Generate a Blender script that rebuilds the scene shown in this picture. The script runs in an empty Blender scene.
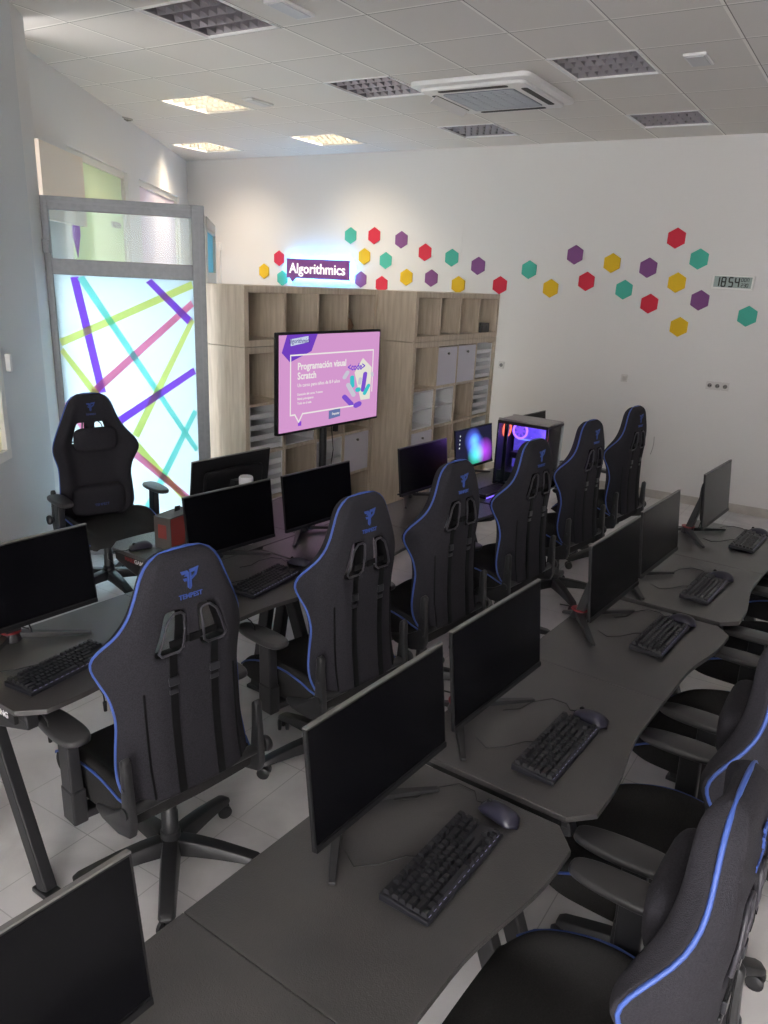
import bpy, bmesh, math, random
from mathutils import Vector, Matrix
random.seed(7)
PI = math.pi
R = math.radians
S = bpy.context.scene
COL = S.collection

# ------------------------------------------------------------------ camera
cam_d = bpy.data.cameras.new('camera'); cam = bpy.data.objects.new('camera', cam_d); COL.objects.link(cam)
RM = [[0.843, 0.535, 0.047], [0.211, -0.249, -0.945], [-0.494, 0.807, -0.323]]
def _rod(w):
    w = Vector(w); t = w.length; return Matrix.Rotation(t, 3, w.normalized())
RM = _rod((1.8289896274231867, 0.5652206261976435, -0.3384880924345848))
cam.matrix_world = Matrix.Translation((1.6672, -4.7551, 2.0557)) @ Matrix((RM[0], -RM[1], -RM[2])).transposed().to_4x4()
cam_d.sensor_width = 36; cam_d.lens = 770.18 / 1024 * 36
cam_d.shift_x = -(387.25 - 384) / 1024; cam_d.shift_y = (544.07 - 512) / 1024
cam_d.clip_start = 0.05
S.camera = cam
# ------------------------------------------------------------------ world, light, exposure
S.view_settings.view_transform = 'Standard'; S.view_settings.look = 'None'
S.view_settings.gamma = 1; S.view_settings.use_curve_mapping = False
S.view_settings.exposure = 0.66
W = bpy.data.worlds.new('world'); S.world = W; W.use_nodes = True
bg = W.node_tree.nodes['Background']; bg.inputs[0].default_value = (1.0, 0.972, .955, 1); bg.inputs[1].default_value = 10.0
S.cycles.use_denoising = True
S.cycles.max_bounces = 8

# ------------------------------------------------------------------ materials
MATS = {}
def mat(name, col, rough=0.5, metal=0.0, emit=None, es=1.0, spec=None, noise=None, bump=None, coat=0.0, trans=0.0, var=None):
    """noise = (scale, second colour); bump = (scale, strength)"""
    if name in MATS: return MATS[name]
    m = bpy.data.materials.new(name); m.use_nodes = True; nt = m.node_tree; b = nt.nodes['Principled BSDF']
    b.inputs['Base Color'].default_value = (*col, 1); b.inputs['Roughness'].default_value = rough; b.inputs['Metallic'].default_value = metal
    if spec is not None: b.inputs['Specular IOR Level'].default_value = spec
    if coat: b.inputs['Coat Weight'].default_value = coat; b.inputs['Coat Roughness'].default_value = .1
    if trans: b.inputs['Transmission Weight'].default_value = trans
    if emit: b.inputs['Emission Color'].default_value = (*emit, 1); b.inputs['Emission Strength'].default_value = es
    tc = nt.nodes.new('ShaderNodeTexCoord')
    if noise:
        n = nt.nodes.new('ShaderNodeTexNoise'); n.inputs['Scale'].default_value = noise[0]; n.inputs['Detail'].default_value = 5
        nt.links.new(tc.outputs['Object'], n.inputs['Vector'])
        mx = nt.nodes.new('ShaderNodeMix'); mx.data_type = 'RGBA'; mx.inputs[6].default_value = (*col, 1); mx.inputs[7].default_value = (*noise[1], 1)
        rp = nt.nodes.new('ShaderNodeMapRange'); rp.inputs[1].default_value = .35; rp.inputs[2].default_value = .65
        nt.links.new(n.outputs[0], rp.inputs[0]); nt.links.new(rp.outputs[0], mx.inputs[0]); nt.links.new(mx.outputs[2], b.inputs['Base Color'])
    if bump:
        n2 = nt.nodes.new('ShaderNodeTexNoise'); n2.inputs['Scale'].default_value = bump[0]; n2.inputs['Detail'].default_value = 3
        nt.links.new(tc.outputs['Object'], n2.inputs['Vector'])
        bp = nt.nodes.new('ShaderNodeBump'); bp.inputs['Strength'].default_value = bump[1]; bp.inputs['Distance'].default_value = .002
        nt.links.new(n2.outputs[0], bp.inputs['Height']); nt.links.new(bp.outputs[0], b.inputs['Normal'])
    MATS[name] = m; return m
def frosted(name, col, tr=.75, rough=.4):
    m = bpy.data.materials.new(name); m.use_nodes = True; nt = m.node_tree; out = nt.nodes['Material Output']
    nt.nodes.remove(nt.nodes['Principled BSDF'])
    a = nt.nodes.new('ShaderNodeBsdfTranslucent'); d = nt.nodes.new('ShaderNodeBsdfDiffuse'); mx = nt.nodes.new('ShaderNodeMixShader')
    a.inputs[0].default_value = (*col, 1); d.inputs[0].default_value = (*col, 1); mx.inputs[0].default_value = tr
    nt.links.new(d.outputs[0], mx.inputs[1]); nt.links.new(a.outputs[0], mx.inputs[2]); nt.links.new(mx.outputs[0], out.inputs[0])
    MATS[name] = m; return m
def clearglass(name, tint=(.9, .97, 1)):
    m = bpy.data.materials.new(name); m.use_nodes = True; nt = m.node_tree; out = nt.nodes['Material Output']
    nt.nodes.remove(nt.nodes['Principled BSDF'])
    a = nt.nodes.new('ShaderNodeBsdfTransparent'); g = nt.nodes.new('ShaderNodeBsdfGlossy'); g.inputs['Roughness'].default_value = .03
    a.inputs[0].default_value = (*tint, 1)
    fr = nt.nodes.new('ShaderNodeFresnel'); fr.inputs[0].default_value = 1.2
    mx = nt.nodes.new('ShaderNodeMixShader'); nt.links.new(fr.outputs[0], mx.inputs[0])
    nt.links.new(a.outputs[0], mx.inputs[1]); nt.links.new(g.outputs[0], mx.inputs[2]); nt.links.new(mx.outputs[0], out.inputs[0])
    MATS[name] = m; return m
def glow(name, col, s):
    m = bpy.data.materials.new(name); m.use_nodes = True; nt = m.node_tree; out = nt.nodes['Material Output']
    nt.nodes.remove(nt.nodes['Principled BSDF']); e = nt.nodes.new('ShaderNodeEmission')
    e.inputs[0].default_value = (*col, 1); e.inputs[1].default_value = s; nt.links.new(e.outputs[0], out.inputs[0]); MATS[name] = m; return m

M_wall = mat('wall_paint', (.71, .70, .69), .75, bump=(60, .12))
M_wallshade = mat('wall_paint_shaded', (.60, .61, .62), .75, bump=(60, .12))  # wall paint with the near left wall's shade put into its colour
M_fabric = mat('chair_fabric', (.017, .016, .0205), .9, noise=(260, (.028, .0265, .033)), bump=(500, .5), spec=.25)
M_fabric2 = mat('chair_fabric_seat', (.018, .0175, .018), .9, noise=(260, (.028, .027, .027)), bump=(500, .4), spec=.25)
M_pipe = mat('blue_piping', (.045, .095, .36), .5)
M_logo = mat('blue_embroidery', (.035, .075, .30), .7)
M_plastic = mat('black_plastic', (.020, .020, .022), .38, bump=(300, .15))
M_pad = mat('armrest_rubber', (.036, .035, .037), .34, bump=(200, .1))
M_strap = mat('black_webbing', (.004, .004, .005), .7, spec=.2)
M_buckle = mat('buckle_plastic', (.02, .02, .025), .3)
M_desk = mat('carbon_desktop', (.044, .042, .043), .29, noise=(7, (.056, .052, .052)), bump=(350, .5), spec=.75)
M_deskedge = mat('desk_edge_black', (.010, .010, .011), .5)
M_steel = mat('black_steel', (.014, .014, .016), .4)
M_red = mat('red_accent', (.20, .010, .015), .45)
M_white = mat('white_plastic', (.75, .75, .75), .45)
M_screen = mat('monitor_panel_off', (.003, .003, .004), .25, spec=.12)
M_bezel = mat('monitor_bezel', (.009, .009, .010), .45, spec=.25)
M_silver = mat('monitor_rim_grey', (.13, .125, .12), .4)
M_key = mat('keycap_black', (.014, .014, .017), .42)
M_kbody = mat('keyboard_body', (.010, .010, .014), .4)
M_keylit = mat('key_backlight', (.3, .3, .45), .4, emit=(.45, .4, .8), es=.25)
M_mouse = mat('mouse_shell', (.020, .019, .034), .35, coat=.15)
M_cable = mat('black_cable', (.008, .008, .009), .45)
M_text_white = mat('white_lettering', (.8, .8, .8), .6)
M_greyframe = mat('grey_aluminium', (.22, .23, .25), .45, metal=.0, noise=(30, (.25, .26, .28)))
M_creamframe = mat('white_aluminium', (.72, .70, .66), .5)
M_glass = clearglass('window_glass')
M_vinyl = frosted('frosted_vinyl', (.80, .93, 1.0), .85)
M_skirt = mat('skirting_tile', (.42, .39, .36), .3, noise=(8, (.50, .47, .43)))

def wood_mat():
    m = bpy.data.materials.new('light_oak_veneer'); m.use_nodes = True; nt = m.node_tree; b = nt.nodes['Principled BSDF']
    tc = nt.nodes.new('ShaderNodeTexCoord'); mp = nt.nodes.new('ShaderNodeMapping'); mp.inputs['Scale'].default_value = (9, 9, .9)
    n = nt.nodes.new('ShaderNodeTexNoise'); n.inputs['Scale'].default_value = 3.5; n.inputs['Detail'].default_value = 7; n.inputs['Distortion'].default_value = .4
    cr = nt.nodes.new('ShaderNodeValToRGB'); cr.color_ramp.elements[0].position = .3; cr.color_ramp.elements[0].color = (.47, .385, .29, 1)
    cr.color_ramp.elements[1].position = .72; cr.color_ramp.elements[1].color = (.64, .55, .44, 1)
    nt.links.new(tc.outputs['Object'], mp.inputs[0]); nt.links.new(mp.outputs[0], n.inputs['Vector']); nt.links.new(n.outputs[0], cr.inputs[0])
    nt.links.new(cr.outputs[0], b.inputs['Base Color']); b.inputs['Roughness'].default_value = .5
    return m
M_wood = wood_mat()

def grid_lines(nt, tc, period, width, off=(0, 0)):
    """value 1 on the joints of a square grid in object x/y"""
    sx = nt.nodes.new('ShaderNodeSeparateXYZ'); nt.links.new(tc.outputs['Object'], sx.inputs[0]); outs = []
    for k in (0, 1):
        a = nt.nodes.new('ShaderNodeMath'); a.operation = 'ADD'; a.inputs[1].default_value = off[k] + 100 * period[k] + width / 2; nt.links.new(sx.outputs[k], a.inputs[0])
        mo = nt.nodes.new('ShaderNodeMath'); mo.operation = 'MODULO'; mo.inputs[1].default_value = period[k]; nt.links.new(a.outputs[0], mo.inputs[0])
        lt = nt.nodes.new('ShaderNodeMath'); lt.operation = 'LESS_THAN'; lt.inputs[1].default_value = width; nt.links.new(mo.outputs[0], lt.inputs[0]); outs.append(lt)
    mx = nt.nodes.new('ShaderNodeMath'); mx.operation = 'MAXIMUM'; nt.links.new(outs[0].outputs[0], mx.inputs[0]); nt.links.new(outs[1].outputs[0], mx.inputs[1])
    return mx
def ceiling_mat():
    m = bpy.data.materials.new('ceiling_tile'); m.use_nodes = True; nt = m.node_tree; b = nt.nodes['Principled BSDF']; tc = nt.nodes.new('ShaderNodeTexCoord')
    g = grid_lines(nt, tc, (.6, .6), .022); g2 = grid_lines(nt, tc, (.6, .6), .006, (-.010, -.010))
    n = nt.nodes.new('ShaderNodeTexNoise'); n.inputs['Scale'].default_value = 1.3; nt.links.new(tc.outputs['Object'], n.inputs['Vector'])
    m0 = nt.nodes.new('ShaderNodeMix'); m0.data_type = 'RGBA'; m0.inputs[6].default_value = (.68, .655, .625, 1); m0.inputs[7].default_value = (.72, .695, .66, 1); nt.links.new(n.outputs[0], m0.inputs[0])
    m1 = nt.nodes.new('ShaderNodeMix'); m1.data_type = 'RGBA'; m1.inputs[7].default_value = (.86, .84, .80, 1); nt.links.new(g.outputs[0], m1.inputs[0]); nt.links.new(m0.outputs[2], m1.inputs[6])
    m2 = nt.nodes.new('ShaderNodeMix'); m2.data_type = 'RGBA'; m2.inputs[7].default_value = (.22, .21, .20, 1); nt.links.new(g2.outputs[0], m2.inputs[0]); nt.links.new(m1.outputs[2], m2.inputs[6])
    nt.links.new(m2.outputs[2], b.inputs['Base Color']); b.inputs['Roughness'].default_value = .85
    return m
def floor_mat():
    m = bpy.data.materials.new('polished_floor_tile'); m.use_nodes = True; nt = m.node_tree; b = nt.nodes['Principled BSDF']; tc = nt.nodes.new('ShaderNodeTexCoord')
    g = grid_lines(nt, tc, (.4, .4), .004, (.12, .07))
    n = nt.nodes.new('ShaderNodeTexNoise'); n.inputs['Scale'].default_value = 2.2; n.inputs['Detail'].default_value = 8; n.inputs['Distortion'].default_value = 1.2
    nt.links.new(tc.outputs['Object'], n.inputs['Vector'])
    cr = nt.nodes.new('ShaderNodeValToRGB'); cr.color_ramp.elements[0].position = .3; cr.color_ramp.elements[0].color = (.56, .54, .555, 1)
    cr.color_ramp.elements[1].position = .7; cr.color_ramp.elements[1].color = (.74, .72, .72, 1); nt.links.new(n.outputs[0], cr.inputs[0])
    m1 = nt.nodes.new('ShaderNodeMix'); m1.data_type = 'RGBA'; m1.inputs[7].default_value = (.46, .45, .45, 1); nt.links.new(g.outputs[0], m1.inputs[0]); nt.links.new(cr.outputs[0], m1.inputs[6])
    nt.links.new(m1.outputs[2], b.inputs['Base Color']); b.inputs['Roughness'].default_value = .22
    return m

# ------------------------------------------------------------------ mesh builder
class MB:
    def __init__(s): s.v = []; s.f = []
    def add(s, vs, fs, M=None):
        o = len(s.v)
        s.v += [tuple(M @ Vector(p)) if M is not None else tuple(p) for p in vs]; s.f += [tuple(i + o for i in f) for f in fs]; return s
    def box(s, c, d, rot=None, M=None, taper=1.0):
        hx, hy, hz = d[0] / 2, d[1] / 2, d[2] / 2
        vs = [(x * (taper if z > 0 else 1), y * (taper if z > 0 else 1), z) for z in (-hz, hz) for x, y in ((-hx, -hy), (hx, -hy), (hx, hy), (-hx, hy))]
        T = Matrix.Translation(c)
        if rot is not None: T = T @ rot.to_4x4()
        if M is not None: T = M @ T
        return s.add(vs, [(3, 2, 1, 0), (4, 5, 6, 7), (0, 1, 5, 4), (1, 2, 6, 5), (2, 3, 7, 6), (3, 0, 4, 7)], T)
    def prism(s, poly, z0, z1, M=None):
        n = len(poly); a = sum(poly[i][0] * poly[(i + 1) % n][1] - poly[(i + 1) % n][0] * poly[i][1] for i in range(n))
        if a < 0: poly = poly[::-1]
        vs = [(x, y, z0) for x, y in poly] + [(x, y, z1) for x, y in poly]
        fs = [tuple(range(n))[::-1], tuple(range(n, 2 * n))] + [(i, (i + 1) % n, n + (i + 1) % n, n + i) for i in range(n)]
        return s.add(vs, fs, M)
    def lathe(s, prof, n=24, M=None):
        vs = []; fs = []
        for r, z in prof: vs += [(r * math.cos(2 * PI * k / n), r * math.sin(2 * PI * k / n), z) for k in range(n)]
        for i in range(len(prof) - 1):
            for k in range(n): fs.append((i * n + k, i * n + (k + 1) % n, (i + 1) * n + (k + 1) % n, (i + 1) * n + k))
        fs.append(tuple(range(n))[::-1]); fs.append(tuple(range((len(prof) - 1) * n, len(prof) * n)))
        return s.add(vs, fs, M)
    def tube(s, pts, r, n=8, M=None, closed=False, flat=1.0):
        pts = [Vector(p) for p in pts]; N = len(pts); rs = r if isinstance(r, (list, tuple)) else [r] * N
        vs = []; fs = []; up = None
        for i, p in enumerate(pts):
            if closed: t = (pts[(i + 1) % N] - pts[i - 1])
            else: t = pts[min(i + 1, N - 1)] - pts[max(i - 1, 0)]
            t.normalize()
            if up is None: up = Vector((0, 0, 1)) if abs(t.z) < .9 else Vector((1, 0, 0))
            a = t.cross(up).normalized(); b = a.cross(t).normalized(); up = b
            for k in range(n):
                q = 2 * PI * k / n; vs.append(tuple(p + a * rs[i] * math.cos(q) + b * rs[i] * flat * math.sin(q)))
        m = N if closed else N - 1
        for i in range(m):
            for k in range(n): fs.append((i * n + k, i * n + (k + 1) % n, ((i + 1) % N) * n + (k + 1) % n, ((i + 1) % N) * n + k))
        if not closed: fs.append(tuple(range(n))[::-1]); fs.append(tuple(range((N - 1) * n, N * n)))
        return s.add(vs, fs, M)
    def bar(s, a, b, w, h, M=None, w2=None, h2=None):
        """rectangular bar from a to b, width across horizontally, height h"""
        a = Vector(a); b = Vector(b); t = (b - a).normalized(); side = t.cross(Vector((0, 0, 1)))
        if side.length < 1e-3: side = Vector((1, 0, 0))
        side.normalize(); up = side.cross(t); w2 = w2 or w; h2 = h2 or h; vs = []
        for p, ww, hh in ((a, w, h), (b, w2, h2)):
            for i, j in ((-1, -1), (1, -1), (1, 1), (-1, 1)): vs.append(tuple(p + side * i * ww / 2 + up * j * hh / 2))
        return s.add(vs, [(0, 1, 2, 3), (7, 6, 5, 4), (0, 4, 5, 1), (1, 5, 6, 2), (2, 6, 7, 3), (3, 7, 4, 0)], M)
    def mesh(s, name, m, smooth=False, bevel=0, subsurf=0, seg=2):
        me = bpy.data.meshes.new(name); me.from_pydata(s.v, [], s.f)
        bm = bmesh.new(); bm.from_mesh(me); bmesh.ops.recalc_face_normals(bm, faces=bm.faces[:]); bm.to_mesh(me); bm.free()
        me.materials.append(m)
        if getattr(s, 'dark', None):
            me.materials.append(s.dark[1])
            for q in s.dark[0]: me.polygons[q].material_index = 1
        if bevel or subsurf:
            o = bpy.data.objects.new('tmp', me); COL.objects.link(o)
            if bevel: k = o.modifiers.new('b', 'BEVEL'); k.width = bevel; k.segments = seg; k.limit_method = 'ANGLE'; k.angle_limit = R(35)
            if subsurf: k = o.modifiers.new('s', 'SUBSURF'); k.levels = subsurf
            dg = bpy.context.evaluated_depsgraph_get(); m2 = bpy.data.meshes.new_from_object(o.evaluated_get(dg)); bpy.data.objects.remove(o); bpy.data.meshes.remove(me); me = m2; me.name = name
        if smooth: me.polygons.foreach_set('use_smooth', [True] * len(me.polygons))
        if smooth == 'auto':
            me.polygons.foreach_set('use_smooth', [True] * len(me.polygons)); me.set_sharp_from_angle(angle=R(40))
        return me
    def build(s, name, m, parent=None, loc=None, rot=None, **k):
        me = s.mesh(name, m, **k); o = bpy.data.objects.new(name, me); COL.objects.link(o)
        if parent is not None: o.parent = parent
        if loc is not None: o.location = loc
        if rot is not None: o.rotation_euler = rot
        return o
def thing(name, label, cat, loc=(0, 0, 0), rz=0, group=None):
    o = bpy.data.objects.new(name, None); COL.objects.link(o); o.location = loc; o.rotation_euler = (0, 0, rz); o.empty_display_size = .1
    return tag(o, label, cat, group)
def tag(o, label, cat, group=None):
    o['label'] = label; o['category'] = cat
    if group: o['group'] = group
    return o
def struct(o): o['kind'] = 'structure'; return o
def copy_tree(o, parent=None):
    c = o.copy(); COL.objects.link(c)
    if parent is not None: c.parent = parent
    for ch in list(o.children): copy_tree(ch, c)
    return c
def dup(o, label, loc, rz, group=None):
    c = copy_tree(o); c.location = loc; c.rotation_euler = (0, 0, rz); c['label'] = label
    if group: c['group'] = group
    return c
def text_mesh(body, size, m, extrude=.0006, align='CENTER', bold=0.0):
    cu = bpy.data.curves.new('t', 'FONT'); cu.body = body; cu.size = size; cu.extrude = extrude; cu.align_x = align; cu.align_y = 'CENTER'; cu.offset = bold; cu.resolution_u = 2
    o = bpy.data.objects.new('t', cu); COL.objects.link(o); dg = bpy.context.evaluated_depsgraph_get()
    me = bpy.data.meshes.new_from_object(o.evaluated_get(dg)); bpy.data.objects.remove(o); bpy.data.curves.remove(cu); me.materials.clear(); me.materials.append(m); return me
def text(name, body, size, m, M, parent=None, **k):
    o = bpy.data.objects.new(name, text_mesh(body, size, m, **k)); COL.objects.link(o)
    if parent is not None: o.parent = parent
    o.matrix_local = M; return o
def frame_M(o, x, y):
    """matrix whose local x,y axes are the given vectors"""
    x = Vector(x).normalized(); y = Vector(y).normalized(); z = x.cross(y); M = Matrix((x, y, z)).transposed().to_4x4(); M.translation = Vector(o); return M
def rr(w, h, r, n=5):
    """rounded rectangle outline"""
    p = []
    for cx_, cy_, a0 in ((w / 2 - r, h / 2 - r, 0), (-w / 2 + r, h / 2 - r, 90), (-w / 2 + r, -h / 2 + r, 180), (w / 2 - r, -h / 2 + r, 270)):
        for k in range(n + 1): a = R(a0 + 90 * k / n); p.append((cx_ + r * math.cos(a), cy_ + r * math.sin(a)))
    return p
def lerp(tab, x):
    if x <= tab[0][0]: return tab[0][1]
    for (a, p), (b, q) in zip(tab, tab[1:]):
        if x <= b: return p + (q - p) * (x - a) / (b - a)
    return tab[-1][1]

# ================================================================== ROOM
HC = 3.46
T6 = .6
lit = [(-7, 1), (-10, 4), (-7, 4)]
off = [(-4, -2), (-4, 1), (-4, 4), (-1, 1), (-1, 4)]
holes = set(lit + off)
WL0 = Vector((-3.56, -1.30)); WLd = Vector((-.5695, .822))       # left wall inner face line (towards the back corner)
BACKY = 3.51
fl = MB(); fl.box((-1.7, -2.0, -.05), (13.4, 12.4, .1)); struct(fl.build('floor', floor_mat()))
ce = MB()
ix0, ix1, iy0, iy1 = -14, 7, -14, 6
for i in range(ix0, ix1):
    for j in range(iy0, iy1):
        if (i, j) in holes: continue
        ce.add([(i * T6, j * T6, 0), (i * T6, (j + 1) * T6, 0), ((i + 1) * T6, (j + 1) * T6, 0), ((i + 1) * T6, j * T6, 0)], [(0, 1, 2, 3)])
me = bpy.data.meshes.new('ceiling'); me.from_pydata(ce.v, [], ce.f)
bm = bmesh.new(); bm.from_mesh(me); bmesh.ops.remove_doubles(bm, verts=bm.verts[:], dist=1e-4)
ext = bmesh.ops.extrude_face_region(bm, geom=bm.faces[:]); bmesh.ops.translate(bm, vec=(0, 0, .12), verts=[e for e in ext['geom'] if isinstance(e, bmesh.types.BMVert)])
bmesh.ops.recalc_face_normals(bm, faces=bm.faces[:]); bm.to_mesh(me); bm.free(); me.materials.append(ceiling_mat())
ceil = bpy.data.objects.new('ceiling', me); COL.objects.link(ceil); ceil.location = (0, 0, HC); struct(ceil)
struct(MB().box((-1.85, BACKY + .1, HC / 2), (12.3, .2, HC)).build('wall_back', M_wall))
struct(MB().box((4.3, -2.2, HC / 2), (.2, 11.8, HC)).build('wall_right', M_wall))
def wall_with_openings(L, H, t, ops):
    b = MB(); xs = sorted(set([0, L] + [o[0] for o in ops] + [o[1] for o in ops]))
    for a, c in zip(xs, xs[1:]):
        mid = (a + c) / 2; zz = [(0, H)]
        for o in ops:
            if o[0] < mid < o[1]:
                nz = []
                for p, q in zz:
                    if o[2] > p: nz.append((p, min(q, o[2])))
                    if o[3] < q: nz.append((max(p, o[3]), q))
                zz = nz
        for p, q in zz: b.box(((a + c) / 2, t / 2, (p + q) / 2), (c - a, t, q - p))
    return b
rw = wall_with_openings(5.2, HC, .2, [(.5, 2.6, .3, 3.2), (2.8, 5.0, .3, 3.2)]).build('wall_rear', M_wall); rw.location = (-.9, -8.1, 0); struct(rw)
sk = MB(); x = -6.8
sk.box((-1.35, BACKY - .006, .045), (11.0, .012, .09)); struct(sk.build('baseboard_back', M_skirt, bevel=.002))
for k in range(14): pass
# left wall: vertical panel wall with window openings, in a local frame (x along the wall to the back corner, y into the wall)
WLM = frame_M((WL0.x, WL0.y, 0), (WLd.x, WLd.y, 0), (-WLd.y, WLd.x, 0))      # local y points outdoors (left/back)
LW = 5.95
OPS = [(0.05, .99, .02, 2.08), (1.11, 2.87, .3, 2.96), (3.32, 5.3, .3, 2.96)]
wl = wall_with_openings(LW, HC, .25, OPS).build('wall_left', M_wall); wl.matrix_world = WLM; struct(wl)
M_pane1 = frosted('cream_blind', (.86, .76, .64), .5); M_pane2 = frosted('green_vinyl', (.72, .82, .60), .08); M_pane3 = frosted('lilac_vinyl', (.78, .70, .76), .08)
for k, (o, pm) in enumerate(zip(OPS, (M_pane1, M_pane2, M_pane3))):
    w = thing('window_%d' % (k + 1), '', ''); del w['label'], w['category']; struct(w); w.matrix_world = WLM
    a, c, z0, z1 = o; f = MB()
    for bx, bz, dx, dz in (((a + c) / 2, z1 - .03, c - a, .06), ((a + c) / 2, z0 + .03, c - a, .06), (a + .03, (z0 + z1) / 2, .06, z1 - z0 - .12), (c - .03, (z0 + z1) / 2, .06, z1 - z0 - .12)):
        f.box((bx, .06, bz), (dx, .06, dz))
    f.build('frame', M_creamframe, w, bevel=.004)
    if k == 0: MB().box(((a + c) / 2, .06, (z0 + z1) / 2), (c - a - .12, .012, z1 - z0 - .12)).build('pane', M_glass, w)
    else:
        MB().box(((a + c) / 2, .06, (1.95 + z1 - .06) / 2), (c - a - .12, .012, z1 - .06 - 1.95)).build('pane', pm, w)
        MB().box(((a + c) / 2, .06, (1.94 + z0 + .06) / 2), (c - a - .12, .012, 1.94 - z0 - .06)).build('pane', MATS.get('milky_vinyl') or frosted('milky_vinyl', (.85, .92, 1), .16), w)
    if k == 1:
        MB().prism([(1.25, 2.88), (1.45, 2.88), (1.45, 2.30), (1.35, 2.12), (1.25, 2.30)], 0, .003, frame_M((0, .05, 0), (1, 0, 0), (0, 0, 1))).build('decal', frosted('violet_decal', (.42, .22, .66), .4), w)
        text('lettering', 'Clases de', .12, mat('grey_lettering', (.25, .22, .3), .6), frame_M((2.55, .050, 2.62), (-1, 0, 0), (0, 0, 1)), w)
        text('lettering', 'verano', .12, MATS['grey_lettering'], frame_M((2.55, .050, 2.46), (-1, 0, 0), (0, 0, 1)), w)
st = MB().box((.52, -.15, 2.60), (.89, .04, .50)).build('trim_2', mat('cream_paint', (.78, .68, .58), .6)); st.matrix_world = WLM; struct(st)
# pier that ends the near left wall, and the near left wall with a window
PA = Vector((-2.956, -1.607)); PB = Vector((-3.17, -1.378))
u_ = Vector((.5695, -.822)); nrm = Vector((-.822, -.5695))
pts = [PA, PB, PB + nrm * .5 + Vector((-.05, .05)), PA + nrm * .55]
struct(MB().prism([tuple(p) for p in pts], 0, HC).build('trim_1', M_wall))
NL = 7.9
NM = frame_M((PA.x + u_.x * NL, PA.y + u_.y * NL, 0), (-u_.x, -u_.y, 0), (nrm.x, nrm.y, 0))     # local x runs towards the pier
nw = wall_with_openings(NL, HC, .25, [(NL - 2.0, NL - .62, .95, 1.85)]).build('wall_near', M_wallshade); nw.matrix_world = NM; struct(nw)
NM = NM @ Matrix.Translation((NL - 2.05, 0, -.30))
w = thing('window_4', '', ''); del w['label'], w['category']; struct(w); w.matrix_world = NM
f = MB()
for bx, bz, dx, dz in ((.74, 2.12, 1.38, .06), (.74, 1.28, 1.38, .06), (.08, 1.7, .06, .78), (1.40, 1.7, .06, .78)): f.box((bx, .02, bz), (dx, .05, dz))
f.build('frame', M_creamframe, w, bevel=.004)
MB().box((.74, .03, 1.7), (1.26, .01, .78)).build('pane', frosted('warm_pane', (.95, .92, .66), .1), w)
MB().box((1.50, -.012, 1.80), (.03, .03, .10)).build('handle', M_white, w, bevel=.004)

# ------------------------------------------------------------------ glazed door panel with transom and side panel
D0 = Vector((-3.19, -1.375)); dd = Vector((.721, .693)).normalized()
dr = thing('entrance_door', 'tall grey framed glass door with coloured stripes on frosted vinyl and clear transom', 'door', (D0.x, D0.y, 0), math.atan2(dd.y, dd.x))
dw = 1.048; dt = .055
f = MB()
for x0, x1, z0, z1 in ((0, .055, 0, 2.474), (dw - .085, dw, 0, 2.474), (.055, dw - .085, 2.392, 2.474), (.055, dw - .085, 1.992, 2.092), (.055, dw - .085, 0, .10)):
    f.box(((x0 + x1) / 2, 0, (z0 + z1) / 2), (x1 - x0, dt, z1 - z0))
f.build('frame', M_greyframe, dr, bevel=.004)
g_ = MB()
for x0, x1, z0, z1 in ((.018, .03, .0, 2.45), (dw - .04, dw - .028, 0, 2.45), (.03, dw - .04, 2.435, 2.447)): g_.box(((x0 + x1) / 2, -dt / 2 - .003, (z0 + z1) / 2), (x1 - x0, .006, z1 - z0))
g_.build('sash_bead', mat('grey_bead', (.25, .26, .28), .5), dr)
MB().box((dw / 2 - .015, .0, 2.242), (dw - .14, .008, .30)).build('transom_pane', M_glass, dr)
MB().box((dw / 2 - .015, .0, 1.046), (dw - .14, .008, 1.892)).build('frosted_pane', M_vinyl, dr)
stripes = [((.185, 1.98), (.312, 1.21), 'purple'), ((.06, 1.547), (.96, 1.965), 'lime'), ((.96, 1.841), (.25, 1.21), 'pink'), ((.225, 1.985), (.96, .80), 'teal'), ((.666, 1.985), (.935, 1.715), 'purple'),
           ((.96, 1.73), (.52, .90), 'lime'), ((.96, 1.38), (.40, 1.00), 'purple'), ((.52, .84), (.96, .30), 'lime'), ((.055, 1.50), (.30, 1.15), 'lime'), ((.96, 1.09), (.55, .30), 'teal'), ((.40, .87), (.96, .36), 'pink'), ((.055, 1.14), (.2, .9), 'pink')]
SC = {'purple': (.56, .30, .95), 'lime': (.90, .96, .50), 'pink': (.98, .52, .70), 'teal': (.50, .96, .92)}
for k in SC: frosted('stripe_' + k, SC[k], .75)
for i, (a, c, col) in enumerate(stripes):
    a = Vector(a); c = Vector(c); d = (c - a).normalized(); n = Vector((-d.y, d.x)) * .026
    # clip to pane
    def cl(p): return (min(max(p.x, .056), dw - .086), min(max(p.y, .101), 1.991))
    poly = [cl(a + n), cl(c + n), cl(c - n), cl(a - n)]
    MB().prism(poly, 0, .0012, frame_M((0, -.0045 - .0013 * i * .3, 0), (1, 0, 0), (0, 0, 1))).build('vinyl_stripe', MATS['stripe_' + col], dr)
MB().box((.022, -.045, 2.165), (.06, .035, .085)).build('closer_box', M_greyframe, dr, bevel=.006)
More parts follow.
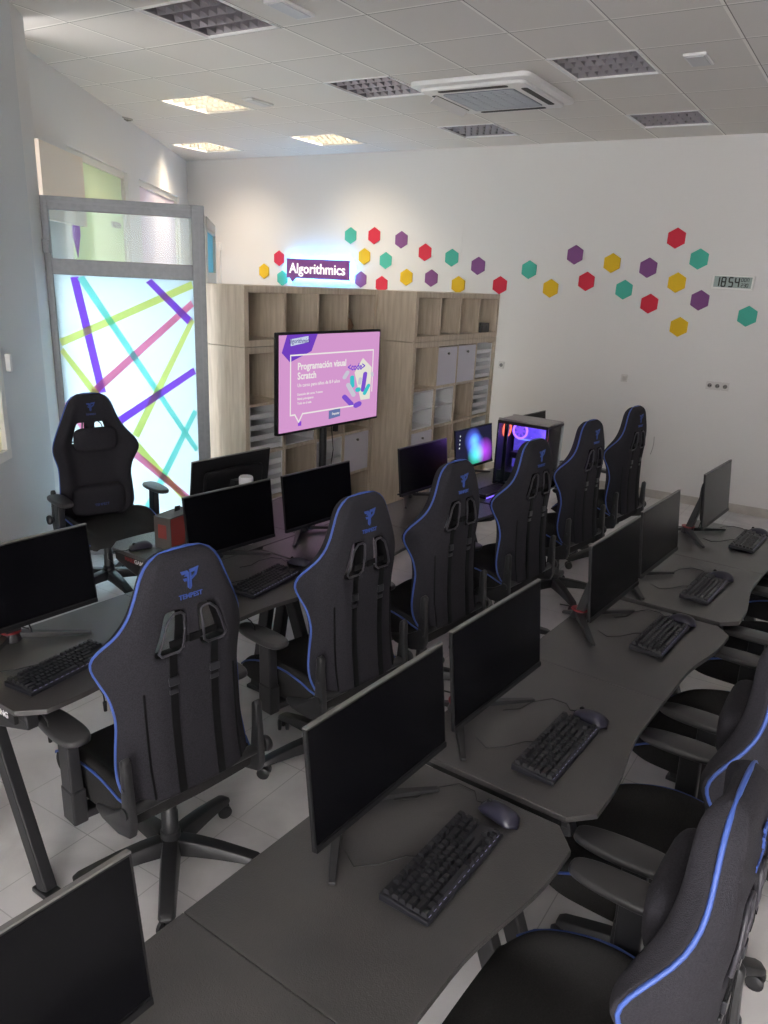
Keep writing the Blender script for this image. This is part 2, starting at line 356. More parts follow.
# side panel of the entrance
D1 = D0 + dd * dw; sdv = Vector((-.66, .751)).normalized()
sp = thing('glazed_side_panel', 'cream framed glazed side panel seen edge-on behind the striped glass door', 'door panel', (-2.735, -.36, 0), math.atan2(sdv.y, sdv.x))
f = MB()
for x0, x1, z0, z1 in ((0, .09, 0, 2.44), (1.13, 1.22, 0, 2.44), (.09, 1.13, 2.35, 2.44), (.09, 1.13, 1.95, 2.05), (.09, 1.13, 0, .15)):
    f.box(((x0 + x1) / 2, 0, (z0 + z1) / 2), (x1 - x0, .05, z1 - z0))
f.build('frame', M_creamframe, sp, bevel=.004)
MB().box((.61, 0, 2.2), (1.04, .008, .30)).build('transom_pane', frosted('blue_pane', (.35, .62, .75), .8), sp)
MB().box((.61, 0, 1.05), (1.04, .008, 1.8)).build('frosted_pane', M_vinyl, sp)

# ------------------------------------------------------------------ ceiling fittings
M_reflect = mat('louvre_aluminium', (.30, .28, .305), .35, metal=.35)
M_housing = mat('luminaire_housing', (.17, .16, .175), .5)
M_tube = glow('tube_lit', (1.0, .88, .66), 4.0)
M_louvrelit = mat('louvre_lit', (.30, .29, .27), .5); M_houselit = mat('housing_lit', (.34, .33, .30), .5)  # same louvre and housing, lit look of switched-on fittings put into the colour
M_tubeoff = mat('tube_off', (.7, .7, .7), .4)
def louvre_fixture(i, j, on, label):
    t = thing('ceiling_light', label, 'ceiling light', ((i + .5) * T6, (j + .5) * T6, HC), 0, 'louvred ceiling lights')
    f = MB(); h = .298
    for sx, sy, dx, dy in ((0, h - .008, .596, .016), (0, -h + .008, .596, .016), (h - .008, 0, .016, .564), (-h + .008, 0, .016, .564)): f.box((sx, sy, .002), (dx, dy, .012))
    f.build('frame', M_white, t)
    hb = MB()
    hb.box((0, 0, .1), (.564, .564, .006)); hb.box((0, .281, .055), (.564, .004, .09)); hb.box((0, -.281, .055), (.564, .004, .09)); hb.box((.281, 0, .055), (.004, .564, .09)); hb.box((-.281, 0, .055), (.004, .564, .09))
    hb.build('housing', M_houselit if on else M_housing, t)
    lv = MB()
    for k in range(5):
        y = -.272 + .544 * k / 4; lv.add([(-.278, y - .012, .045), (-.278, y, .008), (-.278, y + .012, .045), (.278, y - .012, .045), (.278, y, .008), (.278, y + .012, .045)], [(0, 1, 4, 3), (1, 2, 5, 4), (2, 0, 3, 5), (0, 2, 1), (3, 4, 5)])
    for q in range(4):
        yc = -.272 + .544 * (q + .5) / 4
        for k in range(1, 8):
            x = -.278 + .556 * k / 8
            vs = []; n = 6
            for s_ in (-1, 1):
                for e in range(n + 1):
                    yy = -.068 + .136 * e / n; z = .010 + .012 * (1 - (yy / .068) ** 2); vs.append((x + .0, yc + yy, z)); vs.append((x + s_ * .010, yc + yy, .045))
            fs = []
            for s_ in range(2):
                o = s_ * 2 * (n + 1)
                for e in range(n): fs.append((o + 2 * e, o + 2 * e + 1, o + 2 * e + 3, o + 2 * e + 2))
            lv.add(vs, fs)
    lv.build('louvre', M_louvrelit if on else M_reflect, t)
    for q in range(4):
        yc = -.272 + .544 * (q + .5) / 4
        b = MB().tube([(-.27, yc, .055), (.27, yc, .055)], .013, 8).build('tube', M_tube if on else M_tubeoff, t, smooth=True)
    if on:
        ld = bpy.data.lights.new('tube_light', 'AREA'); ld.shape = 'SQUARE'; ld.size = .5; ld.energy = 30; ld.color = (1, .84, .62); ld.spread = R(125)
        lo = bpy.data.objects.new('tube_light', ld); COL.objects.link(lo); lo.parent = t; lo.location = (0, 0, .088)
labs = {(-7, 1): 'lit warm louvred ceiling light nearest the left wall and the door', (-10, 4): 'lit warm louvred ceiling light in the far left corner', (-7, 4): 'lit warm louvred ceiling light close to the back wall above the signs',
        (-4, -2): 'unlit louvred ceiling light cut by the top edge of the photo', (-4, 1): 'unlit louvred ceiling light just left of the air conditioner', (-4, 4): 'unlit louvred ceiling light between air conditioner and back wall',
        (-1, 1): 'unlit louvred ceiling light just right of the air conditioner', (-1, 4): 'unlit louvred ceiling light near the back wall, rightmost in the photo'}
for p in lit: louvre_fixture(*p, True, labs[p])
for p in off:
    if p in labs: louvre_fixture(*p, False, labs[p])
# air conditioner cassette
ac = thing('air_conditioner', 'white square ceiling cassette air conditioner with grey intake grille', 'air conditioner', (-2.12 * T6, 2.12 * T6, HC))
AW = .96
MB().prism(rr(AW, AW, .06), -.035, -.001).build('panel', M_white, ac, bevel=.008, smooth='auto')
MB().prism(rr(AW - .12, AW - .12, .05), -.062, -.036).build('raised_body', M_white, ac, bevel=.01, smooth='auto')
gm = mat('grille_grey', (.42, .45, .50), .5); gr = MB()
gr.prism(rr(.58, .58, .03), -.066, -.0625).build('intake_grille', mat('grille_dark', (.20, .22, .25), .6), ac)
sl = MB()
for k in range(13): sl.box((0, -.27 + .54 * k / 12, -.069), (.56, .024, .005))
for k in range(7): sl.box((-.28 + .56 * k / 6, 0, -.068), (.008, .56, .006))
sl.build('grille_slats', gm, ac)
for k in range(4):
    Rz = Matrix.Rotation(k * PI / 2, 4, 'Z')
    MB().prism(rr(.56, .05, .02), -.065, -.0625, Rz @ Matrix.Translation((0, .365, 0))).build('air_slot', mat('slot_black', (.02, .02, .02), .6), ac)
    if k == 1: MB().box((0, 0, 0), (.54, .07, .006), None, Rz @ Matrix.Translation((0, .375, -.085)) @ Matrix.Rotation(R(-38), 4, 'X')).build('flap', M_white, ac, bevel=.002)
# emergency light bars and sensor
M_lens = mat('bar_diffuser', (.55, .56, .58), .35)
def bar_fitting(cx_, cy_, w, d, label, rz=0):
    t = thing('emergency_light', label, 'emergency light', (cx_, cy_, HC), rz, 'slim emergency lights on the ceiling')
    MB().box((0, 0, -.009), (w, d, .016)).build('body', M_white, t, bevel=.004); MB().box((0, 0, -.0195), (w * .78, d * .84, .005)).build('diffuser', M_lens, t, bevel=.003)
bar_fitting(-2.53 * T6, -1.45 * T6, .13, .30, 'slim white emergency light at the top edge of the photo')
bar_fitting(-5.56 * T6, 1.55 * T6, .11, .28, 'slim white emergency light beside the lit ceiling light')
bar_fitting(.49 * T6, 1.52 * T6, .14, .26, 'white rectangular emergency light at the upper right of the ceiling')
v = thing('ceiling_vent', 'small round-cornered vent stained grey beside the left wall', 'vent', (-8.76 * T6, 1.77 * T6, HC))
MB().prism(rr(.20, .20, .05), -.012, -.001).build('rim', mat('vent_grey', (.45, .43, .38), .6), v); b = MB()
for k in range(5): b.box((0, -.07 + .035 * k, -.016), (.15, .012, .006))
b.build('slats', mat('vent_dark', (.25, .24, .2), .6), v)

# ------------------------------------------------------------------ back wall items
def wallM(x, z, y=BACKY): return frame_M((x, y, z), (1, 0, 0), (0, 0, 1))          # local z comes out towards the room (-y)
HEX = [('yellow', 264.4, 271.2), ('red', 279.4, 258.3), ('teal', 282.6, 278.2), ('teal', 350.8, 235.7), ('red', 374.5, 235.7), ('purple', 401.6, 239.8), ('yellow', 364.6, 256.5), ('teal', 385.9, 260.6), ('purple', 361, 279.5), ('red', 381.8, 284.3),
       ('red', 425.3, 252.4), ('teal', 452, 257.7), ('yellow', 406.6, 277.3), ('purple', 431.5, 278.2), ('purple', 478.3, 265.9), ('yellow', 458.4, 284.9), ('red', 500, 285.2), ('teal', 529.3, 269.7), ('yellow', 550.7, 288.4),
       ('purple', 575.3, 254.8), ('red', 586.6, 281.4), ('yellow', 612.2, 263.1), ('teal', 624.1, 289.7), ('purple', 648.4, 267.8), ('red', 676.6, 238.2), ('yellow', 676.9, 282.7), ('red', 649.4, 303.7), ('teal', 699.2, 259.1), ('yellow', 678.9, 326.9), ('purple', 699.9, 300.3), ('teal', 747.4, 316.3)]
CAMC = Vector((1.6672, -4.7551, 2.0557))
def ray(u, v_):
    c = Vector(((u - 387.25) / 770.18, (v_ - 544.07) / 770.18, 1)); return RM.transposed() @ c
def on_y(u, v_, y):
    d = ray(u, v_); t = (y - CAMC.y) / d.y; return CAMC + d * t
HC_ = {'yellow': (.72, .46, .02), 'red': (.62, .03, .06), 'teal': (.07, .43, .33), 'purple': (.22, .08, .24)}
ordn = ['leftmost', 'second', 'third', 'fourth', 'fifth', 'sixth', 'seventh', 'eighth', 'ninth', 'tenth']
for c in HC_: mat('felt_' + c, HC_[c], .9, bump=(400, .3))
for c in HC_:
    row = sorted([h for h in HEX if h[0] == c], key=lambda h: h[1])
    for k, h in enumerate(row):
        p = on_y(h[1], h[2], BACKY); r = .096
        pl = [(r * math.sin(PI / 3 * q), r * math.cos(PI / 3 * q)) for q in range(6)]
        o = MB().prism(pl, .0005, .010).build('wall_hexagon', MATS['felt_' + c], bevel=.0015); o.matrix_world = wallM(p.x, p.z)
        lab = ('leftmost %s felt hexagon on the back wall' % c) if k == 0 else ('rightmost %s felt hexagon on the back wall' % c) if k == len(row) - 1 else '%s felt hexagon on the back wall, %s %s one from the left' % (c, ordn[k], c)
        tag(o, lab, 'wall decoration', 'felt hexagons on the back wall')
# illuminated sign
sg = thing('wall_sign', 'purple speech-bubble sign with white lettering and blue halo light', 'sign', (0, 0, 0)); sg.matrix_world = wallM(-4.585, 2.15)
MB().prism([(-.49, .117), (.49, .117), (.49, -.117), (-.35, -.117), (-.40, -.165), (-.44, -.117), (-.49, -.117)], .045, .075).build('panel', mat('sign_purple', (.19, .055, .27), .45), sg, bevel=.003)
text('lettering', 'Algorithmics', .172, mat('sign_lettering', (.95, .95, .95), .5, emit=(1, .97, 1), es=.35), frame_M((0, -.005, .078), (1, 0, 0), (0, 1, 0)), sg, bold=.0022, extrude=.003)
h_ = MB()
for bx, by, dx, dy in ((0, .108, .94, .012), (0, -.108, .94, .012), (-.478, 0, .012, .188), (.478, 0, .012, .188)): h_.box((bx, by, .034), (dx, dy, .014))
h_.build('led_strip', glow('halo_blue', (.06, .48, 1.0), 60), sg)
# clock
ck = thing('digital_clock', 'white framed digital wall clock reading 18 54', 'clock', (0, 0, 0)); ck.matrix_world = wallM(.30, 2.193) @ Matrix.Rotation(R(-.5), 4, 'Z')
MB().prism(rr(.375, .128, .01), .001, .03).build('case', mat('clock_white', (.82, .82, .80), .4), ck, bevel=.004)
MB().box((0, .002, .0315), (.335, .098, .003)).build('display', mat('lcd_grey', (.30, .37, .35), .35), ck)
M_seg = mat('lcd_segment', (.006, .008, .008), .6)
SEG = {'1': 'bc', '8': 'abcdefg', '5': 'afgcd', '4': 'fgbc', '2': 'abged', '3': 'abgcd', '0': 'abcdef', 'D': 'abcdef', 'O': 'abcdef', 'M': 'efabc'}
def seg_digit(b, ch, cx_, cy_, w, h, t):
    P_ = {'a': (0, h / 2, w, t), 'd': (0, -h / 2, w, t), 'g': (0, 0, w, t), 'b': (w / 2, h / 4, t, h / 2), 'c': (w / 2, -h / 4, t, h / 2), 'f': (-w / 2, h / 4, t, h / 2), 'e': (-w / 2, -h / 4, t, h / 2)}
    for s_ in SEG[ch]:
        x, y, dx, dy = P_[s_]; b.box((cx_ + x, cy_ + y, .0336), (dx, dy, .001))
for ch, x in (('1', -.136), ('8', -.080), ('5', -.015), ('4', .040)):
    b = MB(); seg_digit(b, ch, x, .002, .033, .080, .012); b.build('digit', M_seg, ck)
for ch, x in (('D', .083), ('O', .108), ('M', .133)):
    b = MB(); seg_digit(b, ch, x, .027, .015, .030, .005); b.build('letter', M_seg, ck)
for ch, x in (('2', .088), ('3', .110), ('0', .132)):
    b = MB(); seg_digit(b, ch, x, -.022, .015, .030, .005); b.build('small_digit', M_seg, ck)
# sockets
def socket(p, n, label, rot=0):
    t = thing('wall_socket', label, 'socket', (0, 0, 0)); t.matrix_world = wallM(p.x, p.z)
    for k in range(n):
        cx_ = (k - (n - 1) / 2) * .072
        q = MB().prism(rr(.070, .080, .008), .001, .011, Matrix.Translation((cx_, 0, 0))).build('plate', mat('plate_white', (.60, .585, .57), .5), t, bevel=.002)
        MB().lathe([(.021, .0112), (.021, .013)], 20, Matrix.Translation((cx_, 0, 0))).build('socket_well', mat('socket_shadow', (.20, .19, .185), .6), t)
        MB().lathe([(.006, .0131), (.006, .0145)], 8, Matrix.Translation((cx_ - .009, 0, 0))).lathe([(.006, .0131), (.006, .0145)], 8, Matrix.Translation((cx_ + .009, 0, 0))).build('contacts', M_seg, t)
    return t
socket(on_y(717.5, 386, BACKY), 3, 'triple white power socket on the back wall below the clock')
s1 = socket(on_y(624.5, 378, BACKY), 1, 'single white socket with a plugged-in adapter on the back wall')
MB().box((.012, 0, .035), (.045, .05, .04)).build('adapter', mat('adapter_grey', (.5, .48, .45), .5), s1, bevel=.008)
socket(on_y(501.5, 365, BACKY), 1, 'single white socket just right of the oak shelves')
sw = thing('surface_switch', 'small white surface box with cable duct on the back wall by the door', 'switch', (0, 0, 0)); pp = on_y(219.5, 246, BACKY); sw.matrix_world = wallM(pp.x, pp.z)
MB().box((0, 0, .02), (.09, .09, .04)).build('box', M_white, sw, bevel=.006); MB().box((0, -.45, .012), (.05, .78, .022)).build('duct', mat('duct_white', (.66, .64, .62), .5), sw, bevel=.003)
pp = on_y(446, 240, BACKY)
o = MB().prism(rr(.42, .34, .005), .0005, .004).build('access_panel', M_wall, bevel=.001); o.matrix_world = wallM(pp.x, pp.z); tag(o, 'flush white access panel painted like the back wall above the shelves', 'panel')
pp = on_y(653, 445, BACKY)
o = MB().tube([(0, .09, .006), (.006, .03, .008), (.004, -.03, .008), (-.01, -.10, .006)], .004, 6).build('wall_cable', mat('cable_grey', (.35, .34, .33), .5)); o.matrix_world = wallM(pp.x, pp.z); tag(o, 'short grey cable hanging on the back wall behind last chair', 'cable')

# ================================================================== SHELVES (front faces +x, run along +y)
M_ins = mat('white_insert', (.72, .72, .74), .4)
def shelf(name, label, X, Y, Wd, D, cells):
    t = thing('shelf_unit', label, 'shelf', (X, Y, 0), 0, 'oak cube shelf units')      # origin at front near bottom corner; depth to -x
    zb = 1.562; zt = 1.978; th = .045; ti = .022
    lo = MB()
    lo.box((-D / 2, th / 2, zb / 2), (D, th, zb)); lo.box((-D / 2, Wd - th / 2, zb / 2), (D, th, zb))
    lo.box((-D / 2, Wd / 2, zb - th / 2), (D, Wd - 2 * th, th)); lo.box((-D / 2, Wd / 2, th / 2), (D, Wd - 2 * th, th))
    lo.build('lower_carcass', M_wood, t, bevel=.002)
    up = MB(); h = zt - zb - .004; zc = zb + .004 + h / 2
    up.box((-D / 2, th / 2, zc), (D, th, h)); up.box((-D / 2, Wd - th / 2, zc), (D, th, h)); up.box((-D / 2, Wd / 2, zt - th / 2), (D, Wd - 2 * th, th)); up.box((-D / 2, Wd / 2, zb + .004 + th / 2), (D, Wd - 2 * th, th))
    up.build('upper_carcass', M_wood, t, bevel=.002)
    iw = Wd - 2 * th; cw = iw / 4; rows = 4; ch = (zb - 2 * th) / rows
    for k in range(1, 4):
        MB().box((-D / 2, th + cw * k, zb / 2), (D - .004, ti, zb - 2 * th)).build('divider', M_wood, t)
        MB().box((-D / 2, th + cw * k, zc), (D - .004, ti, h - 2 * th)).build('divider', M_wood, t)
    for k in range(1, 4): MB().box((-D / 2 - .003, Wd / 2, th + ch * k), (D - .006, iw - .001, ti)).build('shelf_board', M_wood, t)
    MB().box((-D + .004, Wd / 2, zb / 2), (.006, Wd - .02, zb - .02)).build('back_panel', M_wood, t); MB().box((-D + .004, Wd / 2, zc), (.006, Wd - .02, h - .02)).build('back_panel', M_wood, t)
    for (c, r), kind in cells.items():
        y0 = th + cw * c + ti / 2; y1 = th + cw * (c + 1) - ti / 2; z1 = zb - th - ch * r - ti / 2; z0 = z1 - ch + ti; yc = (y0 + y1) / 2; zc2 = (z0 + z1) / 2; w = y1 - y0 - .006; hh = z1 - z0 - .006
        if kind == 'door':
            d = MB().box((-.012, yc, zc2), (.018, w, hh)).build('door', mat('lilac_white_door', (.60, .58, .66), .4), t, bevel=.002)
            MB().lathe([(.008, 0), (.012, .012), (.010, .018)], 12, frame_M((-.003, yc, z1 - .06), (0, 1, 0), (0, 0, 1))).build('knob', M_silver, d)
        elif kind == 'trays':
            ins = MB(); ins.box((-.18, y0 + .008, zc2), (.33, .010, hh)); ins.box((-.18, y1 - .008, zc2), (.33, .010, hh)); ins.box((-.34, yc, zc2), (.01, w, hh))
            ins.build('insert', M_ins, t)
            for q in range(4): MB().box((-.18, yc, z0 + .012 + q * (hh - .02) / 4), (.32, w - .022, .008)).box((-.025, yc, z0 + .03 + q * (hh - .02) / 4), (.01, w - .022, .03)).build('tray', M_ins, t)
        elif kind == 'insert':
            ins = MB(); ins.box((-.18, y0 + .008, zc2), (.33, .010, hh)); ins.box((-.18, y1 - .008, zc2), (.33, .010, hh)); ins.box((-.34, yc, zc2), (.01, w, hh)); ins.box((-.18, yc, zc2), (.33, w - .02, .012)); ins.box((-.18, yc, z1 - .012), (.33, w - .02, .012)); ins.box((-.18, yc, z0 + .010), (.33, w - .02, .012))
            ins.build('insert', M_ins, t)
    return t, th, cw
SL = shelf('shelf_unit', 'tall oak cube shelf behind the pink television', -2.135, -.59, 1.687, .42, {(0, 1): 'trays', (0, 2): 'trays', (3, 2): 'door', (1, 3): 'insert', (0, 3): 'trays', (2, 3): 'door', (1, 1): 'insert', (2, 2): 'insert'})
SR = shelf('shelf_unit', 'tall oak cube shelf at the right, near the glowing computer', -1.75, 1.098, 1.67, .40, {(1, 0): 'door', (2, 0): 'door', (3, 0): 'trays', (0, 1): 'insert', (1, 1): 'insert', (3, 1): 'trays', (0, 2): 'door', (3, 2): 'trays', (1, 3): 'door'})
t = thing('speaker_box', 'small black box in the top right cell of the right shelf', 'box', (-1.82, 2.50, 1.613)); MB().box((0, 0, .045), (.12, .20, .09)).build('body', M_plastic, t, bevel=.008); b = MB()
b.lathe([(.028, 0), (.028, .004)], 16, frame_M((.061, -.045, .045), (0, 1, 0), (0, 0, 1))); b.lathe([(.028, 0), (.028, .004)], 16, frame_M((.061, .045, .045), (0, 1, 0), (0, 0, 1))); b.build('speaker_cone', M_buckle, t)
t = thing('stuffed_toy', 'small brown plush lump in the top row of the left shelf', 'toy', (-2.30, .80, 1.613)); pf = mat('brown_plush', (.20, .11, .06), .95, bump=(120, 1))
MB().lathe([(.03, 0), (.085, .02), (.10, .07), (.08, .12), (.04, .14)], 20).build('body', pf, t, smooth=True)
MB().lathe([(.01, .13), (.05, .14), (.065, .18), (.045, .225), (.01, .24)], 18).build('head', pf, t, smooth=True)
for s_ in (-1, 1): MB().lathe([(.005, 0), (.024, .01), (.02, .035), (.005, .045)], 10, Matrix.Translation((0, s_ * .05, .20))).build('ear', pf, t, smooth=True)

# ================================================================== TELEVISION
TVc = Vector((-1.76, -.058, 1.342)); tw, thh = 1.185, .70
tv = thing('television', 'large television on a floor stand showing a pink course slide', 'television', (TVc.x, TVc.y, 0), R(-2.9))
SCR = frame_M((.0, 0, TVc.z), (0, 1, 0), (0, 0, 1))     # local x = +y, y = z, z = +x (towards the viewer)
MB().prism(rr(tw, thh, .008), -.030, .0, SCR).build('casing', M_bezel, tv, bevel=.003)
MB().prism(rr(.5, .35, .02), -.07, -.030, SCR).build('rear_bulge', M_bezel, tv, bevel=.005)
sw_, sh_ = tw - .03, thh - .035
def gm_(n, c, s=.9): return MATS.get(n) or glow(n, c, s * .72)
scr = MB().box((0, 0, .0015), (sw_, sh_, .002), None, SCR).build('screen', gm_('slide_pink', (.62, .30, .58), .92), tv)
def flat(name, poly, lay, m): return MB().prism(poly, .003 + lay * .0008, .0035 + lay * .0008, SCR).build(name, m, scr)
def sx_(px): return (px - 38) / (715 - 38) * tw - tw / 2      # photo zoom coordinates -> screen
def P_(a, b): return (a * tw / 2, b * thh / 2)                 # normalised -1..1
flat('corner_shape', [P_(-.93, .62), P_(-.79, .43), P_(-.41, .62), P_(-.30, .955), P_(-.84, .955)], 0, gm_('slide_violet', (.16, .05, .50), .9))
wm = gm_('slide_white', (.86, .82, .80), .85)
flat('badge', [P_(-.78, .74), P_(-.47, .80), P_(-.47, .92), P_(-.78, .87)], 1, gm_('slide_blue', (.62, .70, .9), .8))
text('slide_text', 'algorithmics', .045, gm_('slide_dark', (.12, .08, .35), .6), SCR @ Matrix.Translation((-.625 * tw / 2, .83 * thh / 2, .0055)), scr)
fr_ = [(-.80, -.70, .80, .02), (-.80, .46, .80, .02)]
bw = .010
def rectline(x0, y0, x1, y1):
    b = MB()
    for a, c in (((x0, y0), (-.70, y0)), ((-.56, y0), (.55, y0)), ((x0, y1), (x1, y1)), ((x0, y0), (x0, y1)), ((x1, y1), (x1, -.35)), ((-.70, y0), (-.63, y0 - .16)), ((-.63, y0 - .16), (-.56, y0))):
        p = Vector((a[0] * tw / 2, a[1] * thh / 2)); q = Vector((c[0] * tw / 2, c[1] * thh / 2)); d = (q - p).normalized(); n = Vector((-d.y, d.x)) * bw / 2; p = p - d * bw / 2; q = q + d * bw / 2
        b.prism([tuple(p + n), tuple(q + n), tuple(q - n), tuple(p - n)], .0038, .0044, SCR)
    b.build('speech_frame', wm, scr)
rectline(-.78, -.62, .84, .56)
def stext(s_, x, y, sz, m=wm, bold=0): text('slide_text', s_, sz, m, SCR @ Matrix.Translation((x * tw / 2, y * thh / 2, .0055)), scr, align='LEFT', bold=bold)
stext('Programación visual', -.66, .33, .068, bold=.0015); stext('Scratch', -.66, .14, .068, bold=.0015); stext('Un curso para niños de 8-9 años', -.66, -.04, .036)
stext('Duración del curso: 9 meses', -.66, -.22, .024); stext('Nivel: principiante', -.66, -.31, .024); stext('Todo en el aula', -.66, -.40, .024)
flat('button', [P_(-.06, -.83), P_(.17, -.80), P_(.17, -.62), P_(-.06, -.65)], 1, gm_('slide_button', (.20, .26, .55), .6)); stext('Empezar', .0, -.725, .026)
flat('little_icon', [P_(-.64, -.86), P_(-.58, -.86), P_(-.58, -.77), P_(-.64, -.77)], 0, gm_('slide_violet2', (.25, .06, .62), .9))
cr_ = gm_('slide_cream', (.80, .78, .68), .85); tl_ = gm_('slide_teal', (.05, .55, .60), .85); vi_ = gm_('slide_violet3', (.20, .08, .58), .9); gy_ = gm_('slide_grey', (.62, .62, .72), .8)
flat('paper_shape', [P_(.62, .40), P_(.82, .18), P_(.80, -.52), P_(.60, -.52), P_(.45, .10)], 0, cr_)
def blob(a, b, w, m, lay):
    a = Vector(a); b = Vector(b); d = (b - a).normalized(); n = Vector((-d.y, d.x)) * w; out = []
    for k in range(9): q = PI * k / 8 - PI / 2; out.append(tuple(b + d * w * math.cos(q) * 1 + n.normalized() * w * math.sin(q)))
    for k in range(9): q = PI * k / 8 + PI / 2; out.append(tuple(a + d * w * math.cos(q) + n.normalized() * w * math.sin(q)))
    flat('drawn_shape', [(p[0] * tw / 2, p[1] * thh / 2 * 1.0) for p in out], lay, m)
blob((.40, .0), (.41, -.18), .045, tl_, 1); blob((.68, .05), (.64, -.30), .045, vi_, 1); blob((.76, -.22), (.68, -.38), .04, tl_, 2); blob((.25, -.40), (.40, -.58), .05, vi_, 1); blob((.32, -.15), (.44, -.38), .045, gy_, 2); blob((.52, -.28), (.54, -.28), .05, tl_, 3); blob((.50, -.62), (.56, -.60), .06, vi_, 3); blob((.24, .02), (.30, .12), .04, gy_, 1); blob((.83, .05), (.84, .0), .03, gy_, 2); blob((.57, -.05), (.56, -.14), .035, gy_, 4)
text('slide_text', '<code>', .07, vi_, SCR @ Matrix.Translation((.48 * tw / 2, .22 * thh / 2, .0075)), scr, bold=.002)
MB().tube([(-.06, -.02, .02), (-.06, -.02, 1.35)], .028, 14).build('pole', M_steel, tv, smooth='auto')
MB().box((-.07, .14, 1.0), (.03, .03, .14)).build('bracket', M_steel, tv)
MB().bar((-.09, -.45, .03), (-.09, .40, .03), .06, .03).bar((-.30, -.02, .03), (.10, -.02, .03), .06, .03).box((-.06, -.02, .06), (.12, .12, .03)).build('floor_stand', M_steel, tv, bevel=.004)
MB().tube([(-.05, .06, 1.02), (-.03, .07, .8), (-.06, .05, .5), (-.06, .0, .2)], .004, 6).build('power_cable', M_cable, tv)

# ================================================================== DESKS
def desk(label, t_c, s_c, heading, flip=False, logo=True, group='black gaming desks'):
    """local x = across (front is +x), local y = along"""
    a = R(heading); al = Vector((math.sin(a), math.cos(a))); ac_ = Vector((math.cos(a), -math.sin(a))); p = ac_ * t_c + al * s_c
    t = thing('gaming_desk', label, 'desk', (p.x, p.y, 0), -a + (PI if flip else 0), group)
    L = .787; Dh = .292; ztop = .75; th = .018
    front = [(Dh - .062, L), (Dh, L - .070)] + [(Dh - .045 * (0.5 - .5 * math.cos(PI * min(1, k / 8))), L - .16 - .40 * k / 8) for k in range(0, 9)] + [(Dh - .045, .0)]
    back = [(-Dh, 0), (-Dh, L - .035), (-Dh + .03, L)]
    half = front[::1] + back
    for s_ in (1, -1):
        poly = [(x, s_ * (y if y > 0 else .0007)) for x, y in half]
        MB().prism(poly, ztop - th, ztop).build('desktop_panel', M_desk, t, bevel=.002)
        # end fascia with the maker's lettering
        fa = MB().box(((-.20 + .23) / 2, s_ * (L - .012), ztop - th - .020), (.40, .014, .040)).build('end_fascia', M_deskedge, t, bevel=.002)
        if s_ * (-1 if not flip else 1) < 0 or not logo: continue_logo = False
        else: continue_logo = True
        M1 = frame_M((.065, s_ * (L - .004), ztop - .037), (-s_, 0, 0), (0, 0, 1))
        if continue_logo: text('lettering', 'MARS', .030, M_red, M1 @ Matrix.Translation((-.037, 0, 0)), fa, bold=.0006, extrude=.0006); text('lettering', 'GAMING', .030, M_text_white, M1 @ Matrix.Translation((.058, 0, 0)), fa, bold=.0006, extrude=.0006)
        for (x0, z0, x1, z1) in ((.205, .02, -.055, .70), (-.24, .02, -.13, .70), (-.09, .60, .235, .70)):
            MB().bar((x0, s_ * .735, z0), (x1, s_ * .735, z1), .045, .060).build('leg', M_steel, t, bevel=.006)
        for x0 in (.205, -.24): MB().box((x0, s_ * .735, .010), (.10, .06, .020)).build('foot', M_plastic, t, bevel=.005)
        MB().box((0, s_ * .735, .712), (.46, .05, .035)).build('top_rail', M_steel, t, bevel=.004)
    MB().box((-.10, 0, .712), (.05, 1.34, .03)).build('crossbar', M_steel, t, bevel=.003)
    MB().box((-.12, 0, .63), (.14, 1.0, .006)).build('cable_tray', M_steel, t)
    return t
HD = 3.5
RT = 1.17
desk('nearest black gaming desk, at the bottom of the photo', RT, -3.803, HD)
desk('middle black gaming desk of the right row', RT, -2.19, HD, logo=False)
desk('farthest black gaming desk of the right row', RT, -.572, HD, logo=False)
LT = -.402
desk('nearest black gaming desk of the left row', LT, -2.815, 3.0)
desk('middle black gaming desk of the left row', LT, -1.225, 3.0, logo=False)
desk('farthest black gaming desk of the left row, carrying the glowing computer', LT, .375, 3.0, logo=False)
desk('black gaming desk behind the left row, carrying the headset box', LT - .59, -1.702, 3.0, True)

